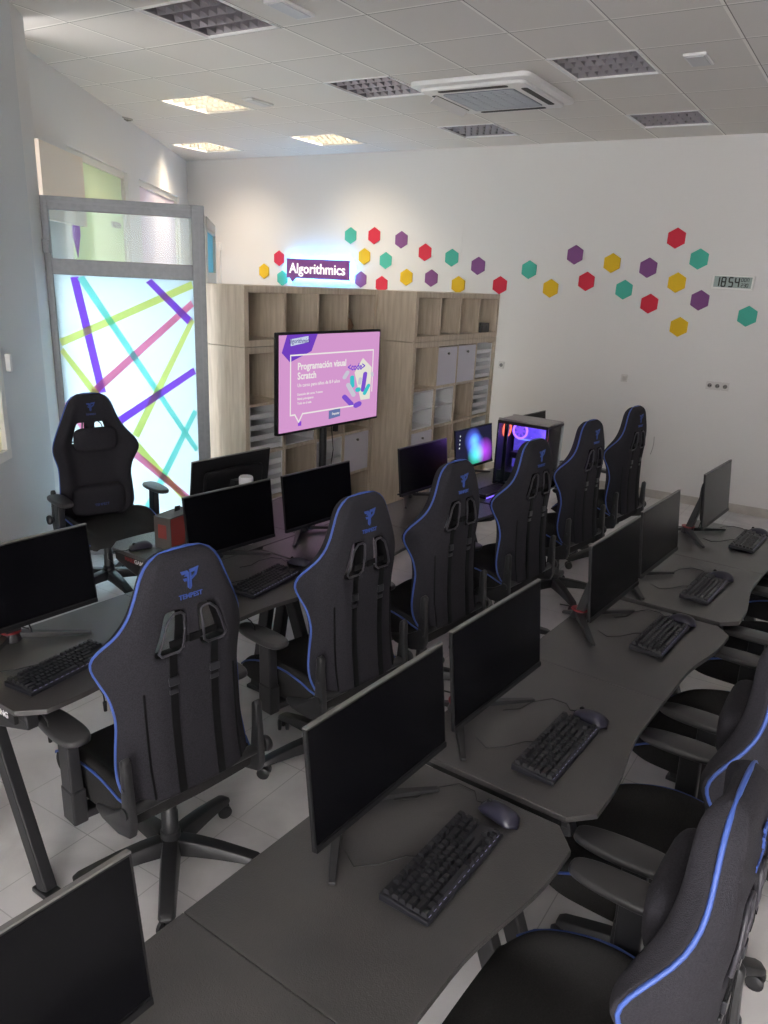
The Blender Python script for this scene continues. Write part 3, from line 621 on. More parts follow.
# ================================================================== MONITORS
def monitor_proto():
    """faces local +x; origin on the desk below the stand hub"""
    t = thing('monitor', 'x', 'monitor')
    W_, H_ = .540, .302; zc = .263; tilt = R(6.5); cx_ = .125
    F = Matrix.Translation((cx_, 0, zc)) @ Matrix.Rotation(-tilt, 4, 'Y') @ frame_M((0, 0, 0), (0, 1, 0), (0, 0, 1))
    MB().prism(rr(W_, H_, .004, 2), -.010, 0, F).build('screen_frame', M_bezel, t, bevel=.0015)
    MB().prism(rr(W_ - .002, .004, .001, 1), -.0105, .0008, F @ Matrix.Translation((0, H_ / 2 - .0005, 0))).build('top_rim', M_silver, t)
    MB().box((0, .006, .0006), (W_ - .012, H_ - .026, .0008), None, F).build('screen', M_screen, t)
    MB().box((0, -H_ / 2 + .008, .0022), (W_ - .004, .015, .004), None, F).build('chin', M_bezel, t, bevel=.001)
    MB().prism(rr(.40, .22, .03), -.040, -.010, F @ Matrix.Translation((0, -.02, 0))).build('rear_cover', M_bezel, t, bevel=.012, smooth='auto')
    MB().bar((.055, 0, .24), (.005, 0, .03), .045, .030, None, .055, .036).box((.07, 0, .25), (.06, .08, .08)).build('stand_column', M_plastic, t, bevel=.004)
    MB().lathe([(.034, .039), (.0365, .040), (.0365, .045), (.034, .046)], 24).build('red_ring', M_red, t, smooth='auto')
    MB().lathe([(.036, .006), (.038, .012), (.030, .037)], 20).build('stand_hub', M_plastic, t, smooth='auto')
    for ex, ey in ((.155, .225), (.155, -.225), (-.075, 0)):
        MB().bar((.0, ey * .05, .026), (ex, ey, .007), .034, .022, None, .016, .010).build('stand_foot', M_plastic, t, bevel=.002)
    MB().tube([(.07, .02, .12), (.05, .05, .05), (.04, .06, .012), (-.04, .09, .006), (-.12, .07, .006)], .003, 6).build('power_cable', M_cable, t, smooth=True)
    return t
mp_ = monitor_proto()
def yawpt(x, y, yaw, back=.125):
    return (x - back * math.cos(yaw), y - back * math.sin(yaw))
MON = [('large black monitor on the nearest desk, second from the bottom of the photo', .846, -3.38, -3.6), ('black monitor on the near half of the middle right-row desk', .872, -2.77, -4.5), ('black monitor on the far half of the middle right-row desk', .935, -1.79, -4), ('black monitor on the near half of the farthest right-row desk', .963, -1.18, -4), ('black monitor alone at the far end of the right row', 1.034, -.20, -4.5),
       ('black monitor cut by the bottom left corner of the photo', .80, -4.365, -5),
       ('black monitor cut by the left edge of the photo', -.672, -3.32, -3.5), ('black monitor standing in front of the back-turned one', -.735, -2.22, -6), ('black monitor of the left row directly in front of the television stand', -.675, -1.63, -5), ('black monitor on the left row in front of the right shelf', -.60, -.65, -5)]
def lower(o, dz, sc):
    o.scale = (sc, sc, sc)
    for c in o.children:
        if c.name.split('.')[0] in ('screen_frame', 'top_rim', 'screen', 'chin', 'rear_cover'): c.location.z -= dz
for k, (lab, x, y, yw) in enumerate(MON):
    yw = R(yw); hx, hy = yawpt(x, y, yw)
    o = mp_ if k == 0 else copy_tree(mp_)
    o.location = (hx, hy, .7502); o.rotation_euler = (0, 0, yw); o['label'] = lab; o['group'] = 'black gaming monitors'
    if 7 <= k <= 9: lower(o, .030, .965)
o = copy_tree(mp_); yw = PI - R(4); o.location = (-1.11 + .125, -1.845 - .0, .7502); o.rotation_euler = (0, 0, yw); o['label'] = 'monitor with its back turned, behind the left row'; o['group'] = 'black gaming monitors'
o = copy_tree(mp_); hx, hy = yawpt(-.47, .70, R(-5)); o.location = (hx, hy, .7502); o.rotation_euler = (0, 0, R(-5)); o['label'] = 'monitor mostly hidden behind the glowing computer case'; o['group'] = 'black gaming monitors'
# lit monitor
lm = copy_tree(mp_); hx, hy = yawpt(-.66, .18, R(-5)); lower(lm, .03, .93); lm.location = (hx, hy, .7502); lm.rotation_euler = (0, 0, R(-5)); lm['label'] = 'monitor switched on, showing a dark desktop with coloured glow'; lm['group'] = 'black gaming monitors'
def lit_screen():
    m = bpy.data.materials.new('lit_wallpaper'); m.use_nodes = True; nt = m.node_tree; out = nt.nodes['Material Output']; nt.nodes.remove(nt.nodes['Principled BSDF'])
    tc = nt.nodes.new('ShaderNodeTexCoord'); e = nt.nodes.new('ShaderNodeEmission'); last = None
    for c, ctr, sc in (((.05, .75, .45), (0, .02, .195), 10), ((.10, .18, .95), (0, .02, .255), 9), ((.10, .15, .9), (0, -.02, .315), 10), ((.42, .05, .75), (0, .15, .21), 9), ((.02, .35, .5), (0, .0, .31), 16)):
        mp = nt.nodes.new('ShaderNodeMapping'); mp.inputs['Location'].default_value = (-ctr[0] * 0, -ctr[1] * sc * .8, -ctr[2] * sc); mp.inputs['Scale'].default_value = (0, sc * .8, sc)
        g = nt.nodes.new('ShaderNodeTexGradient'); g.gradient_type = 'SPHERICAL'; nt.links.new(tc.outputs['Object'], mp.inputs[0]); nt.links.new(mp.outputs[0], g.inputs[0])
        mx = nt.nodes.new('ShaderNodeMix'); mx.data_type = 'RGBA'; mx.blend_type = 'ADD'; mx.inputs[7].default_value = (*c, 1)
        nt.links.new(g.outputs[0], mx.inputs[0])
        if last is None: mx.inputs[6].default_value = (.012, .012, .03, 1)
        else: nt.links.new(last.outputs[2], mx.inputs[6])
        last = mx
    nt.links.new(last.outputs[2], e.inputs[0]); e.inputs[1].default_value = .9; nt.links.new(e.outputs[0], out.inputs[0]); return m
for ch in lm.children:
    if ch.name.startswith('screen') and not ch.name.startswith('screen_frame'):
        ch.data = ch.data.copy(); ch.data.materials[0] = lit_screen()
        b = MB()
        for q in range(4): b.box((.142 , -.245, .375 - q * .03), (.001, .012, .012), Matrix.Rotation(-R(6.5), 3, 'Y'))
        b.build('desktop_icons', gm_('icon_white', (.7, .75, .8), .8), ch)

# ================================================================== KEYBOARDS, MICE
U = .01895
def key_layout():
    K = []
    def row(y, xs):
        x = 0
        for w in xs:
            if w > 0: K.append((x + w / 2, y, w))
            x += abs(w)
    row(0, [1, -1, 1, 1, 1, 1, -.5, 1, 1, 1, 1, -.5, 1, 1, 1, 1, -.25, 1, 1, 1])
    row(1.25, [1] * 13 + [2, -.25, 1, 1, 1]); row(2.25, [1.5] + [1] * 12 + [1.5, -.25, 1, 1, 1]); row(3.25, [1.75] + [1] * 11 + [2.25]); row(4.25, [2.25] + [1] * 10 + [2.75, -1.25, 1]); row(5.25, [1.25, 1.25, 1.25, 6.25, 1.25, 1.25, 1.25, 1.25, -.25, 1, 1, 1])
    return K
def keycap(b, x, y, w):
    # x, y in key units; local frame: x = width direction, y = depth (0 far)
    cx_ = (x - 9.125) * U; cy_ = (2.62 - y) * U; zt = .030 + .004 * (cy_ / .06)
    hw = w * U / 2 - .0010; hd = U / 2 - .0010; z0 = zt - .010
    vs = []
    for (z, k) in ((z0, 0), (zt, .0024)):
        for i, j in ((-1, -1), (1, -1), (1, 1), (-1, 1)): vs.append((cx_ + i * (hw - k), cy_ + j * (hd - k) + (.0008 if k else 0), z))
    b.add(vs, [(3, 2, 1, 0), (4, 5, 6, 7), (0, 1, 5, 4), (1, 2, 6, 5), (2, 3, 7, 6), (3, 0, 4, 7)])
def keyboard_proto(single):
    t = thing('keyboard', 'x', 'keyboard')
    body = MB(); w, d = .357, .130
    body.add([(-w / 2, -d / 2, .002), (w / 2, -d / 2, .002), (w / 2, d / 2, .002), (-w / 2, d / 2, .002), (-w / 2, -d / 2, .015), (w / 2, -d / 2, .015), (w / 2, d / 2, .022), (-w / 2, d / 2, .022)], [(3, 2, 1, 0), (4, 5, 6, 7), (0, 1, 5, 4), (1, 2, 6, 5), (2, 3, 7, 6), (3, 0, 4, 7)])
    body.build('body', M_kbody, t, bevel=.003)
    g = MB()
    for k in range(4): g.box(((k % 2 * 2 - 1) * .15, (k // 2 * 2 - 1) * .052, .001), (.03, .012, .002))
    g.build('rubber_feet', M_cable, t)
    lt = MB()
    for k in range(16): lt.box((-.16 + .0213 * k, -.058, .0165), (.010, .0015, .001))
    lt.build('backlight', M_keylit, t)
    if single:
        for (x, y, w_) in key_layout():
            b = MB(); keycap(b, x, y, w_); b.build('space_bar' if w_ > 6 else 'key', M_key, t)
    else:
        b = MB()
        for (x, y, w_) in key_layout(): keycap(b, x, y, w_)
        b.build('keycaps', M_key, t)
    MB().tube([(-.02, .064, .012), (-.03, .09, .008), (-.09, .13, .003), (-.13, .17, .003), (-.10, .22, .003)], .0019, 6).build('cable', M_cable, t, smooth=True)
    return t
kp1 = keyboard_proto(True); kp2 = keyboard_proto(False)
# local +x (width, to the typist's right) and local -y towards the typist; typist sits at +x world -> rotate so local -y = +x world: rz = 90deg
KB = [('keyboard on the nearest desk in front of the large black monitor', 1.043, -3.405, -2.5, 1), ('keyboard on the near half of the middle right-row desk', 1.086, -2.775, -3, 1),
      ('keyboard on the far half of the middle right-row desk', 1.143, -1.775, -4, 0), ('keyboard on the near half of the farthest right-row desk', 1.18, -1.095, -4, 0), ('keyboard at the far end of the right row', 1.235, -.155, -4, 0),
      ('keyboard under the monitor at the left edge of the photo', -.47, -3.335, 5, 1), ('keyboard between the first and second chair backs of the left row', -.455, -2.31, 5, 1)]
first = {0: True, 1: True}
for lab, x, y, dy, sgl in KB:
    p = kp1 if sgl else kp2
    o = p if first[sgl] else copy_tree(p); first[sgl] = False
    o.location = (x, y, .7502); o.rotation_euler = (0, 0, R(90 + dy)); o['label'] = lab; o['group'] = 'black mechanical keyboards on the desks'
M_kglow = mat('violet_key_glow', (.1, .08, .4), .4, emit=(.18, .10, 1.0), es=1.4)
for lab, x, y, dy in (('keyboard with violet glow in front of the lit monitor', -.36, -.155, -5), ('keyboard with violet glow on the desk behind the computer case', -.27, .87, -5)):
    o = dup(kp2, lab, (x, y, .7502), R(90 + dy), 'black mechanical keyboards on the desks')
    for ch in o.children:
        if ch.name.startswith('backlight'): ch.data = MB().box((0, -.0655, .009), (.352, .002, .008)).mesh('backlight', M_kglow)
def mouse_proto():
    t = thing('mouse', 'x', 'mouse'); b = MB(); vs = []; fs = []; n = 16; m = 10     # length along local y (front +y)
    for i in range(m + 1):
        y = -.062 + .124 * i / m; q = (i / m) * 2 - 1; w = .034 * (1 - abs(q) ** 3.2) ** .5 * (1 - .10 * math.cos(q * PI)) ; h = .040 * (1 - abs(q) ** 2.4) ** .6 * (1 - .18 * q)
        for k in range(n):
            a = 2 * PI * k / n; z = math.sin(a); vs.append((w * math.cos(a) + 1e-5, y, max(.001, .012 + (h - .012) * z if z > 0 else .012 + .011 * z)))
    for i in range(m):
        for k in range(n): fs.append((i * n + k, i * n + (k + 1) % n, (i + 1) * n + (k + 1) % n, (i + 1) * n + k))
    b.add(vs, fs); b.build('shell', M_mouse, t, smooth=True)
    MB().lathe([(.008, -.003), (.009, 0), (.008, .003)], 14, frame_M((0, .034, .030), (0, 1, 0), (0, 0, 1))).build('scroll_wheel', M_cable, t, smooth='auto')
    MB().tube([(0, .060, .012), (.0, .075, .006), (.03, .11, .003), (.02, .16, .003), (-.05, .19, .003), (-.12, .19, .003), (-.17, .22, .003)], .0017, 6).build('cable', M_cable, t, smooth=True)
    return t
mo = mouse_proto()
MO = [('mouse right of the keyboard on the nearest desk', 1.072, -3.162, 74), ('mouse on the near half of the middle right-row desk', 1.115, -2.555, 76), ('mouse on the far half of the middle right-row desk', 1.178, -1.555, 80), ('mouse on the near half of the farthest right-row desk', 1.215, -.87, 76), ('mouse at the far end of the right row', 1.255, .07, 72),
      ('mouse beside the keyboard between the left-row chair backs', -.49, -2.035, 100), ('black mouse beside the headset box', -1.225, -2.35, 165)]
for k, (lab, x, y, rz) in enumerate(MO):
    o = mo if k == 0 else copy_tree(mo); o.location = (x, y, .7502); o.rotation_euler = (0, 0, R(rz)); o['label'] = lab; o['group'] = 'mice on the desks'
# cables hanging under the front edge of the near left desk
for k, (u_x, yy, dz, lab) in enumerate(((-.30, -3.52, .10, 'cable plug hanging at the near corner of the left desk'), (-.30, -3.31, .09, 'cable plug hanging left of the first chair, farther from the corner'), (-.285, -3.24, .07, 'short cable plug hanging right beside the first chair back'), (-.265, -2.60, .08, 'cable plug hanging between the first two left-row chairs'))):
    t = thing('hanging_cable', lab, 'cable', (u_x, yy, .7315), 0, 'cable plugs hanging under the left desks')
    MB().tube([(-.05, 0, -.002), (-.02, 0, -.012), (0, 0, -.03), (.002, 0, -dz * .6)], .0025, 6).build('cord', M_cable, t, smooth=True)
    MB().tube([(.002, 0, -dz * .6), (.003, 0, -dz * .62), (.004, 0, -dz)], [.004, .007, .006], 8).build('plug', M_cable, t, smooth='auto')

# ================================================================== COMPUTER CASE
pc = thing('computer_case', 'glass-sided computer case glowing violet and orange inside', 'computer', (-.275, .21, .7502), R(-4))
cw_, cd_, chh = .375, .25, .445
f = MB()
f.box((0, 0, .012), (cw_, cd_, .024)); f.box((0, 0, chh - .01), (cw_, cd_, .02)); f.box((-cw_ / 2 + .006, 0, chh / 2), (.012, cd_, chh)); f.box((0, cd_ / 2 - .004, chh / 2), (cw_, .006, chh))
for a in (-1, 1): f.box((cw_ / 2 - .008, a * (cd_ / 2 - .008), chh / 2), (.014, .014, chh))
f.box((-cw_ / 2 + .07, -cd_ / 2 + .006, chh / 2), (.03, .01, chh - .04))
f.build('chassis', M_steel, pc, bevel=.002)
MB().box((0, 0, chh + .006), (cw_ - .02, cd_ - .02, .008)).box((0, -cd_ / 2 + .02, chh + .008), (cw_, .02, .012)).box((0, cd_ / 2 - .02, chh + .008), (cw_, .02, .012)).build('top_filter', mat('case_top_grey', (.34, .33, .33), .5), pc)
MB().box((0, -cd_ / 2 - .003, chh / 2), (cw_ - .01, .004, chh - .03)).build('side_glass', M_glass, pc)
MB().box((cw_ / 2 + .003, 0, chh / 2), (.004, cd_ - .02, chh - .03)).build('front_glass', M_glass, pc)
MB().box((-.0, .085, .25), (.30, .02, .36)).build('motherboard', mat('board_glow', (.03, .03, .14), .4, noise=(30, (.08, .05, .30)), emit=(.16, .10, .8), es=.3), pc)  # board emission stands in for violet LED light falling on it
MB().box((.0, .02, .20), (.25, .09, .045)).box((-.01, .0, .06), (.34, .20, .07)).build('graphics_card', M_plastic, pc, bevel=.004)
def ringlight(cx_, cy_, cz_, axis, col, s):
    X = (0, 1, 0) if axis == 'x' else (1, 0, 0); Mx = frame_M((cx_, cy_, cz_), X, (0, 0, 1))
    fan = MB().tube([Mx @ Vector((.052 * math.cos(2 * PI * k / 24), .052 * math.sin(2 * PI * k / 24), 0)) for k in range(24)], .008, 6, closed=True)
    o = fan.build('fan_ring', gm_('rgb_' + col, s[0], s[1]), pc, smooth=True); b = MB()
    for k in range(7):
        a = 2 * PI * k / 7; b.box((.026 * math.cos(a), .026 * math.sin(a), 0), (.040, .018, .003), Matrix.Rotation(a, 3, 'Z') @ Matrix.Rotation(R(25), 3, 'X'), Mx)
    b.lathe([(.014, -.005), (.014, .005)], 12, Mx).build('fan_blades', gm_('fan_' + col, s[0], s[1] * .35), o)
for z, col in ((.10, 'orange'), (.23, 'violet'), (.36, 'pink')): ringlight(cw_ / 2 - .02, 0, z, 'x', col, {'orange': ((1, .35, .12), 2.2), 'violet': ((.35, .1, 1), 2.2), 'pink': ((1, .22, .25), 2.0)}[col])
ringlight(-.10, .055, .36, 'y', 'violet2', ((.30, .10, 1), 2.5)); ringlight(-.17, -.01, .37, 'x', 'red', ((1, .15, .10), 1.6))
MB().box((.16, .04, .23), (.006, .05, .38)).box((.0, .07, .41), (.30, .02, .006)).build('light_strip', gm_('strip_orange', (1, .4, .25), 1.6), pc)
MB().box((-.02, .072, .30), (.20, .004, .01)).box((-.02, .072, .17), (.22, .004, .008)).build('board_light', gm_('strip_blue', (.2, .25, 1), 1.5), pc)
pl_ = bpy.data.lights.new('case_led', 'POINT'); pl_.energy = 1.3; pl_.color = (.45, .2, 1); pl_.shadow_soft_size = .04; po_ = bpy.data.objects.new('case_led', pl_); COL.objects.link(po_); po_.parent = pc; po_.location = (.05, -.05, .33)
# flat black tray and dark card in front of case
t = thing('console_tray', 'flat black tray on the desk in front of the computer case', 'tray', (-.44, -.09 + .0, .7502), R(-4))
t.location = (-.50, .0, .7502)
bpy.data.objects.remove(t)
# headset box
hb = thing('headset_box', 'grey and red headset retail box on the desk behind the left row', 'box', (-1.155, -2.185, .7502), R(8))
MB().box((0, 0, .082), (.10, .20, .164)).build('carton', mat('box_grey', (.06, .057, .055), .5, noise=(6, (.09, .085, .08))), hb, bevel=.002)
for s_, fx in ((1, .0505),):
    MB().prism([(-.095, .02), (.00, .01), (.02, .155), (-.095, .158)], 0, .0006, frame_M((fx, 0, 0), (0, 1, 0), (0, 0, 1))).build('red_print', mat('box_red', (.22, .035, .03), .5), hb)
    MB().tube([(fx + .002, .045 + .032 * math.cos(2 * PI * k / 20), .085 + .045 * math.sin(2 * PI * k / 20)) for k in range(20)], .006, 6, closed=True).build('headset_print', mat('box_darkred', (.25, .04, .05), .5), hb)
    MB().box((fx, -.055, .125), (.001, .05, .007)).box((fx, -.05, .110), (.001, .04, .004)).box((fx, -.05, .05), (.001, .07, .006)).build('print_lines', M_text_white, hb)
MB().prism([(-.095, .02), (.0, .01), (.02, .155), (-.04, .158)], 0, .0006, frame_M((0, -.1012, 0), (1, 0, 0), (0, 0, 1))).build('side_print', MATS['box_red'], hb) if False else MB().box((-.0, -.1006, .09), (.05, .001, .07)).build('side_print', MATS['box_red'], hb)
MB().prism([(-.02, 0), (.02, 0), (.022, .022), (-.018, .026)], -.0006, .0006, frame_M((-.01, .03, .1645), (0, 1, 0), (0, 0, 1))).build('hang_tab', M_steel, hb)
# white tumbler
cn = thing('white_tumbler', 'white cylinder cup with dark emblem standing between two monitors', 'cup', (-.93, -1.86, .7502))
cn.location = (-.935, -1.845, 1.0)
bpy.data.objects.remove(cn)
wc = thing('speaker', 'white cylindrical speaker with dark emblem on the desk behind the left row', 'speaker', (-.895, -1.95, .7502))
MB().lathe([(.034, 0), (.036, .006), (.036, .34), (.034, .348)], 28).build('body', mat('pearl_white', (.66, .66, .70), .35), wc, smooth='auto')
MB().lathe([(.031, .3485), (.031, .352)], 24).build('top_cap', mat('cap_grey', (.4, .4, .42), .4), wc)
MB().box((.0366, 0, .27), (.001, .030, .035)).box((.0, -.0366, .27), (.030, .001, .035)).build('emblem', mat('emblem_violet', (.12, .10, .2), .5), wc)

# ================================================================== GAMING CHAIRS
HB = .805
OUT = [(0, .205), (.03, .235), (.10, .243), (.22, .236), (.36, .228), (.46, .236), (.52, .256), (.575, .272), (.62, .272), (.66, .252), (.70, .224), (.74, .204), (.78, .186), (.84, .165), (.90, .144), (.945, .127), (.975, .108), (1.0, .072)]
EDGE = [(0, .02), (.08, .055), (.16, .065), (.26, .055), (.36, .045), (.45, .062), (.525, .09), (.585, .106), (.64, .085), (.70, .040), (.75, .017), (.81, .006), (1, 0)]
SG = [0, .065, .13, .24, .35, .47, .55, .63, .74, .84, .92, .975, 1.0]
SS = [-s for s in SG[:0:-1]] + SG
VV = [0, .03, .07, .13, .20, .27, .34, .40, .45, .50, .54, .575, .61, .645, .69, .735, .775, .80, .83, .88, .92, .955, .98, 1.0]
def is_hole(s, v): return .13 < abs(s) < .47 and .61 < v < .775
def ysurf(s, v, front):
    a = abs(s); ed = lerp(EDGE, v) * max(0, (a - .42) / .58) ** 1.7
    wing = lerp([(0, .6), (.2, .9), (.45, 1.0), (.62, 1.25), (.74, .7), (.85, .45), (1, .35)], v)
    if front:
        y = .020 + .052 * wing * math.exp(-((a - .80) / .20) ** 2)
        e = max(0, (a - .84) / .16); y *= (1 - e ** 2)
        if v > .93: y *= 1 - ((v - .93) / .07) ** 2 * .75
        return y * (1 - .35 * min(1, ed / .06)) + .006 + ed
    y = -.037 + .008 * (a ** 2); e = max(0, (a - .80) / .20); y = y * (1 - e ** 1.8)
    if v > .95: y *= 1 - ((v - .95) / .05) ** 2 * .6
    return y - .006 + ed
def back_curve(v):   # gentle lumbar curve in profile (y offset)
    return .018 * math.sin(PI * min(1, v / .7)) + (.012 * (v - .7) / .3 if v > .7 else 0)
def chair_back_mesh():
    b = MB(); nS, nV = len(SS), len(VV); vs = []; fs = []
    for fr in (1, 0):
        for v in VV:
            w = lerp(OUT, v)
            for s in SS:
                z = v * HB
                # round the bottom/top edges of the outline a bit
                vs.append((s * w, ysurf(s, v, fr) + back_curve(v), z))
    N = nS * nV; keep = {}; dark = []
    for j in range(nV - 1):
        for i in range(nS - 1): keep[i, j] = not is_hole((SS[i] + SS[i + 1]) / 2, (VV[j] + VV[j + 1]) / 2)
    idx = lambda i, j: j * nS + i
    for (i, j), k in keep.items():
        if not k: continue
        q = (idx(i, j), idx(i + 1, j), idx(i + 1, j + 1), idx(i, j + 1)); fs.append(q); fs.append(tuple(N + a for a in q[::-1]))
        for di, dj, e in ((-1, 0, (3, 0)), (1, 0, (1, 2)), (0, -1, (0, 1)), (0, 1, (2, 3))):
            if not keep.get((i + di, j + dj), False):
                a, c = q[e[0]], q[e[1]]; fs.append((c, a, N + a, N + c))
                if (i + di, j + dj) in keep: dark.append(len(fs) - 1)
    b.add(vs, fs); b.dark = (dark, M_strap); return b
def seat_mesh():
    b = MB(); SX = [-1, -.95, -.84, -.72, -.6, -.4, -.15, .15, .4, .6, .72, .84, .95, 1]; TT = [0, .04, .12, .25, .4, .55, .7, .82, .9, .96, 1.0]; vs = []; fs = []
    nS, nT = len(SX), len(TT)
    for top in (1, 0):
        for t in TT:
            w = .262 * lerp([(0, .90), (.1, .97), (.5, 1.03), (.85, .98), (.95, .90), (1, .78)], t)
            for s in SX:
                a = abs(s); arc = math.sin(PI * min(1, max(0, (t + .05) / .98))) ** .7
                z = .075 + .095 * arc * (1 / (1 + math.exp(-(a - .74) * 26))) - .030 * max(0, (a - .93) / .07)
                if t > .85: z -= .040 * ((t - .85) / .15) ** 2
                if a < .7: z += .010 * (1 - (a / .7) ** 2)
                if not top: z = .0 + .012 * a + (.02 * ((t - .85) / .15) if t > .85 else 0)
                vs.append((s * w, -.17 + .53 * t, z))
    N = nS * nT
    for j in range(nT - 1):
        for i in range(nS - 1):
            q = (j * nS + i, j * nS + i + 1, (j + 1) * nS + i + 1, (j + 1) * nS + i); fs.append(q); fs.append(tuple(N + a for a in q[::-1]))
            if j == 0: fs.append((q[1], q[0], N + q[0], N + q[1]))
            if j == nT - 2: fs.append((q[3], q[2], N + q[2], N + q[3]))
            if i == 0: fs.append((q[0], q[3], N + q[3], N + q[0]))
            if i == nS - 2: fs.append((q[2], q[1], N + q[1], N + q[2]))
    b.add(vs, fs); return b
def seat_edge(sg):
    pts = []
    for k in range(13):
        t = .02 + .92 * k / 12; w = .262 * lerp([(0, .90), (.1, .97), (.5, 1.03), (.85, .98), (.95, .90), (1, .78)], t); arc = math.sin(PI * min(1, max(0, (t + .05) / .98))) ** .7
        z = .075 + .095 * arc - .030; pts.append((sg * (w * .985), -.17 + .53 * t, z + .006))
    return pts
def pillow(w, d, h, e=2.6):
    b = MB(); vs = []; fs = []; n, m = 20, 12
    for i in range(m + 1):
        ph = -PI / 2 + PI * i / m
        for k in range(n):
            th = 2 * PI * k / n; f = lambda c, p: math.copysign(abs(c) ** p, c)
            vs.append((w / 2 * f(math.cos(ph), .35) * f(math.cos(th), .45), d / 2 * f(math.cos(ph), .8) * f(math.sin(th), .8), h / 2 * f(math.sin(ph), .55)))
    for i in range(m):
        for k in range(n): fs.append((i * n + k, i * n + (k + 1) % n, (i + 1) * n + (k + 1) % n, (i + 1) * n + k))
    b.add(vs, fs); return b
def logo_poly():
    P1 = [(-.5, .42), (-.12, .42), (-.05, .34), (-.05, -.38), (-.14, -.30), (-.14, .18), (-.30, .18), (-.22, .28), (-.42, .28)]
    P2 = [(.0, .44), (.5, .50), (.36, .16), (.10, .0), (.10, .12), (.26, .22), (.30, .34), (.08, .31), (.08, -.28), (.0, -.40)]
    P3 = [(-.36, .10), (-.18, .10), (-.18, -.02), (-.30, -.02)]
    return P1, P2, P3
def chair_proto():
    t = thing('gaming_chair', 'x', 'chair')
    zS = .385
    BK = Matrix.Translation((0, -.175, .462)) @ Matrix.Rotation(R(-2.6), 4, 'X')
    bk = bpy.data.objects.new('backrest', chair_back_mesh().mesh('backrest', M_fabric, smooth=True, subsurf=2)); COL.objects.link(bk); bk.parent = t; bk.matrix_local = BK
    # piping around the outline
    pts = [(-lerp(OUT, v) * (.996 + .035 * min(1, max(0, (v - .84) / .1))), back_curve(v) - .005 + lerp(EDGE, v), v * HB + .003 * max(0, (v - .9) / .1)) for v in [q / 40 for q in range(1, 41)]]
    pts = pts + [(-.04, back_curve(1) - .006, HB + .003), (.04, back_curve(1) - .006, HB + .003)] + [(-x, y, z) for x, y, z in pts[::-1]]
    # smooth
    for _ in range(2): pts = [pts[0]] + [tuple((a[i] + 2 * b_[i] + c[i]) / 4 for i in range(3)) for a, b_, c in zip(pts, pts[1:], pts[2:])] + [pts[-1]]
    MB().tube(pts, .0050, 6).build('piping', M_pipe, bk, smooth=True)
    # hole linings
    for sg in (-1, 1):
        ring = []
        for (s, v) in ((.145, .63), (.145, .70), (.15, .76), (.21, .772), (.34, .772), (.44, .745), (.455, .69), (.455, .63), (.41, .615), (.20, .615)):
            ring.append((sg * s * lerp(OUT, v), ysurf(s, v, 0) + back_curve(v) - .001, v * HB))
        MB().tube(ring, .0045, 6, closed=True).build('harness_grommet', mat('grommet_grey', (.035, .033, .042), .5), bk, smooth=True)
        x = sg * .075
        st = MB(); vs_ = [.618, .5, .4, .3, .2, .1, .02]; 
        for a, c in zip(vs_, vs_[1:]):
            ya = ysurf(x / lerp(OUT, a), a, 0) + back_curve(a) - .004; yc = ysurf(x / lerp(OUT, c), c, 0) + back_curve(c) - .004
            st.add([(x - .013, ya, a * HB), (x + .013, ya, a * HB), (x + .013, yc, c * HB), (x - .013, yc, c * HB), (x - .013, ya + .003, a * HB), (x + .013, ya + .003, a * HB), (x + .013, yc + .003, c * HB), (x - .013, yc + .003, c * HB)], [(0, 1, 2, 3), (7, 6, 5, 4), (0, 4, 5, 1), (1, 5, 6, 2), (2, 6, 7, 3), (3, 7, 4, 0)])
        so = st.build('harness_strap', M_strap, bk)
        MB().box((x, -.046 + back_curve(.5), .50 * HB), (.034, .010, .030)).box((x, -.044 + back_curve(.46), .455 * HB), (.030, .008, .018)).build('buckle', M_buckle, so, bevel=.003)
        sm = MB(); a, c = .47, .03
        for a, c in ((.47, .32), (.32, .17), (.17, .03)):
            xx = sg * .165; ya = ysurf(xx / lerp(OUT, a), a, 0) + back_curve(a) - .001; yc = ysurf(xx / lerp(OUT, c), c, 0) + back_curve(c) - .001
            sm.bar((xx, ya, a * HB), (xx, yc, c * HB), .007, .003)
        sm.build('seam', M_strap, bk)
    MB().bar((-.085, -.044 + back_curve(.62), .655 * HB), (.085, -.044 + back_curve(.62), .665 * HB), .006, .022).box((0, -.046 + back_curve(.62), .66 * HB), (.035, .012, .026)).build('cross_strap', M_strap, bk, bevel=.002)
    # embroidery on the back of the head and on the front
    LM = frame_M((0, -.0480 + back_curve(.88) + .003, .888 * HB), (1, 0, 0), (0, 0, 1)); lg = MB()
    for p in logo_poly(): lg.prism([(x * .064, y * .074) for x, y in p], 0, .003, LM)
    lg.build('emblem', M_logo, bk); text('lettering', 'TEMPEST', .021, M_logo, LM @ Matrix.Translation((0, -.050, .001)), bk, extrude=.001, bold=.0004)
    LF = frame_M((0, .0275 + back_curve(.88), .90 * HB), (-1, 0, 0), (0, 0, 1)); lg = MB()
    for p in logo_poly(): lg.prism([(x * .055, y * .062) for x, y in p], 0, .003, LF)
    lg.build('front_emblem', M_logo, bk); text('lettering', 'TEMPEST', .016, M_logo, LF @ Matrix.Translation((0, -.045, .001)), bk, extrude=.001)
    se = bpy.data.objects.new('seat', seat_mesh().mesh('seat', M_fabric2, smooth=True, subsurf=2)); COL.objects.link(se); se.parent = t; se.location = (0, 0, zS)
    for sg in (-1, 1): MB().tube(seat_edge(sg), .0042, 6).build('seat_piping', M_pipe, se, smooth=True)
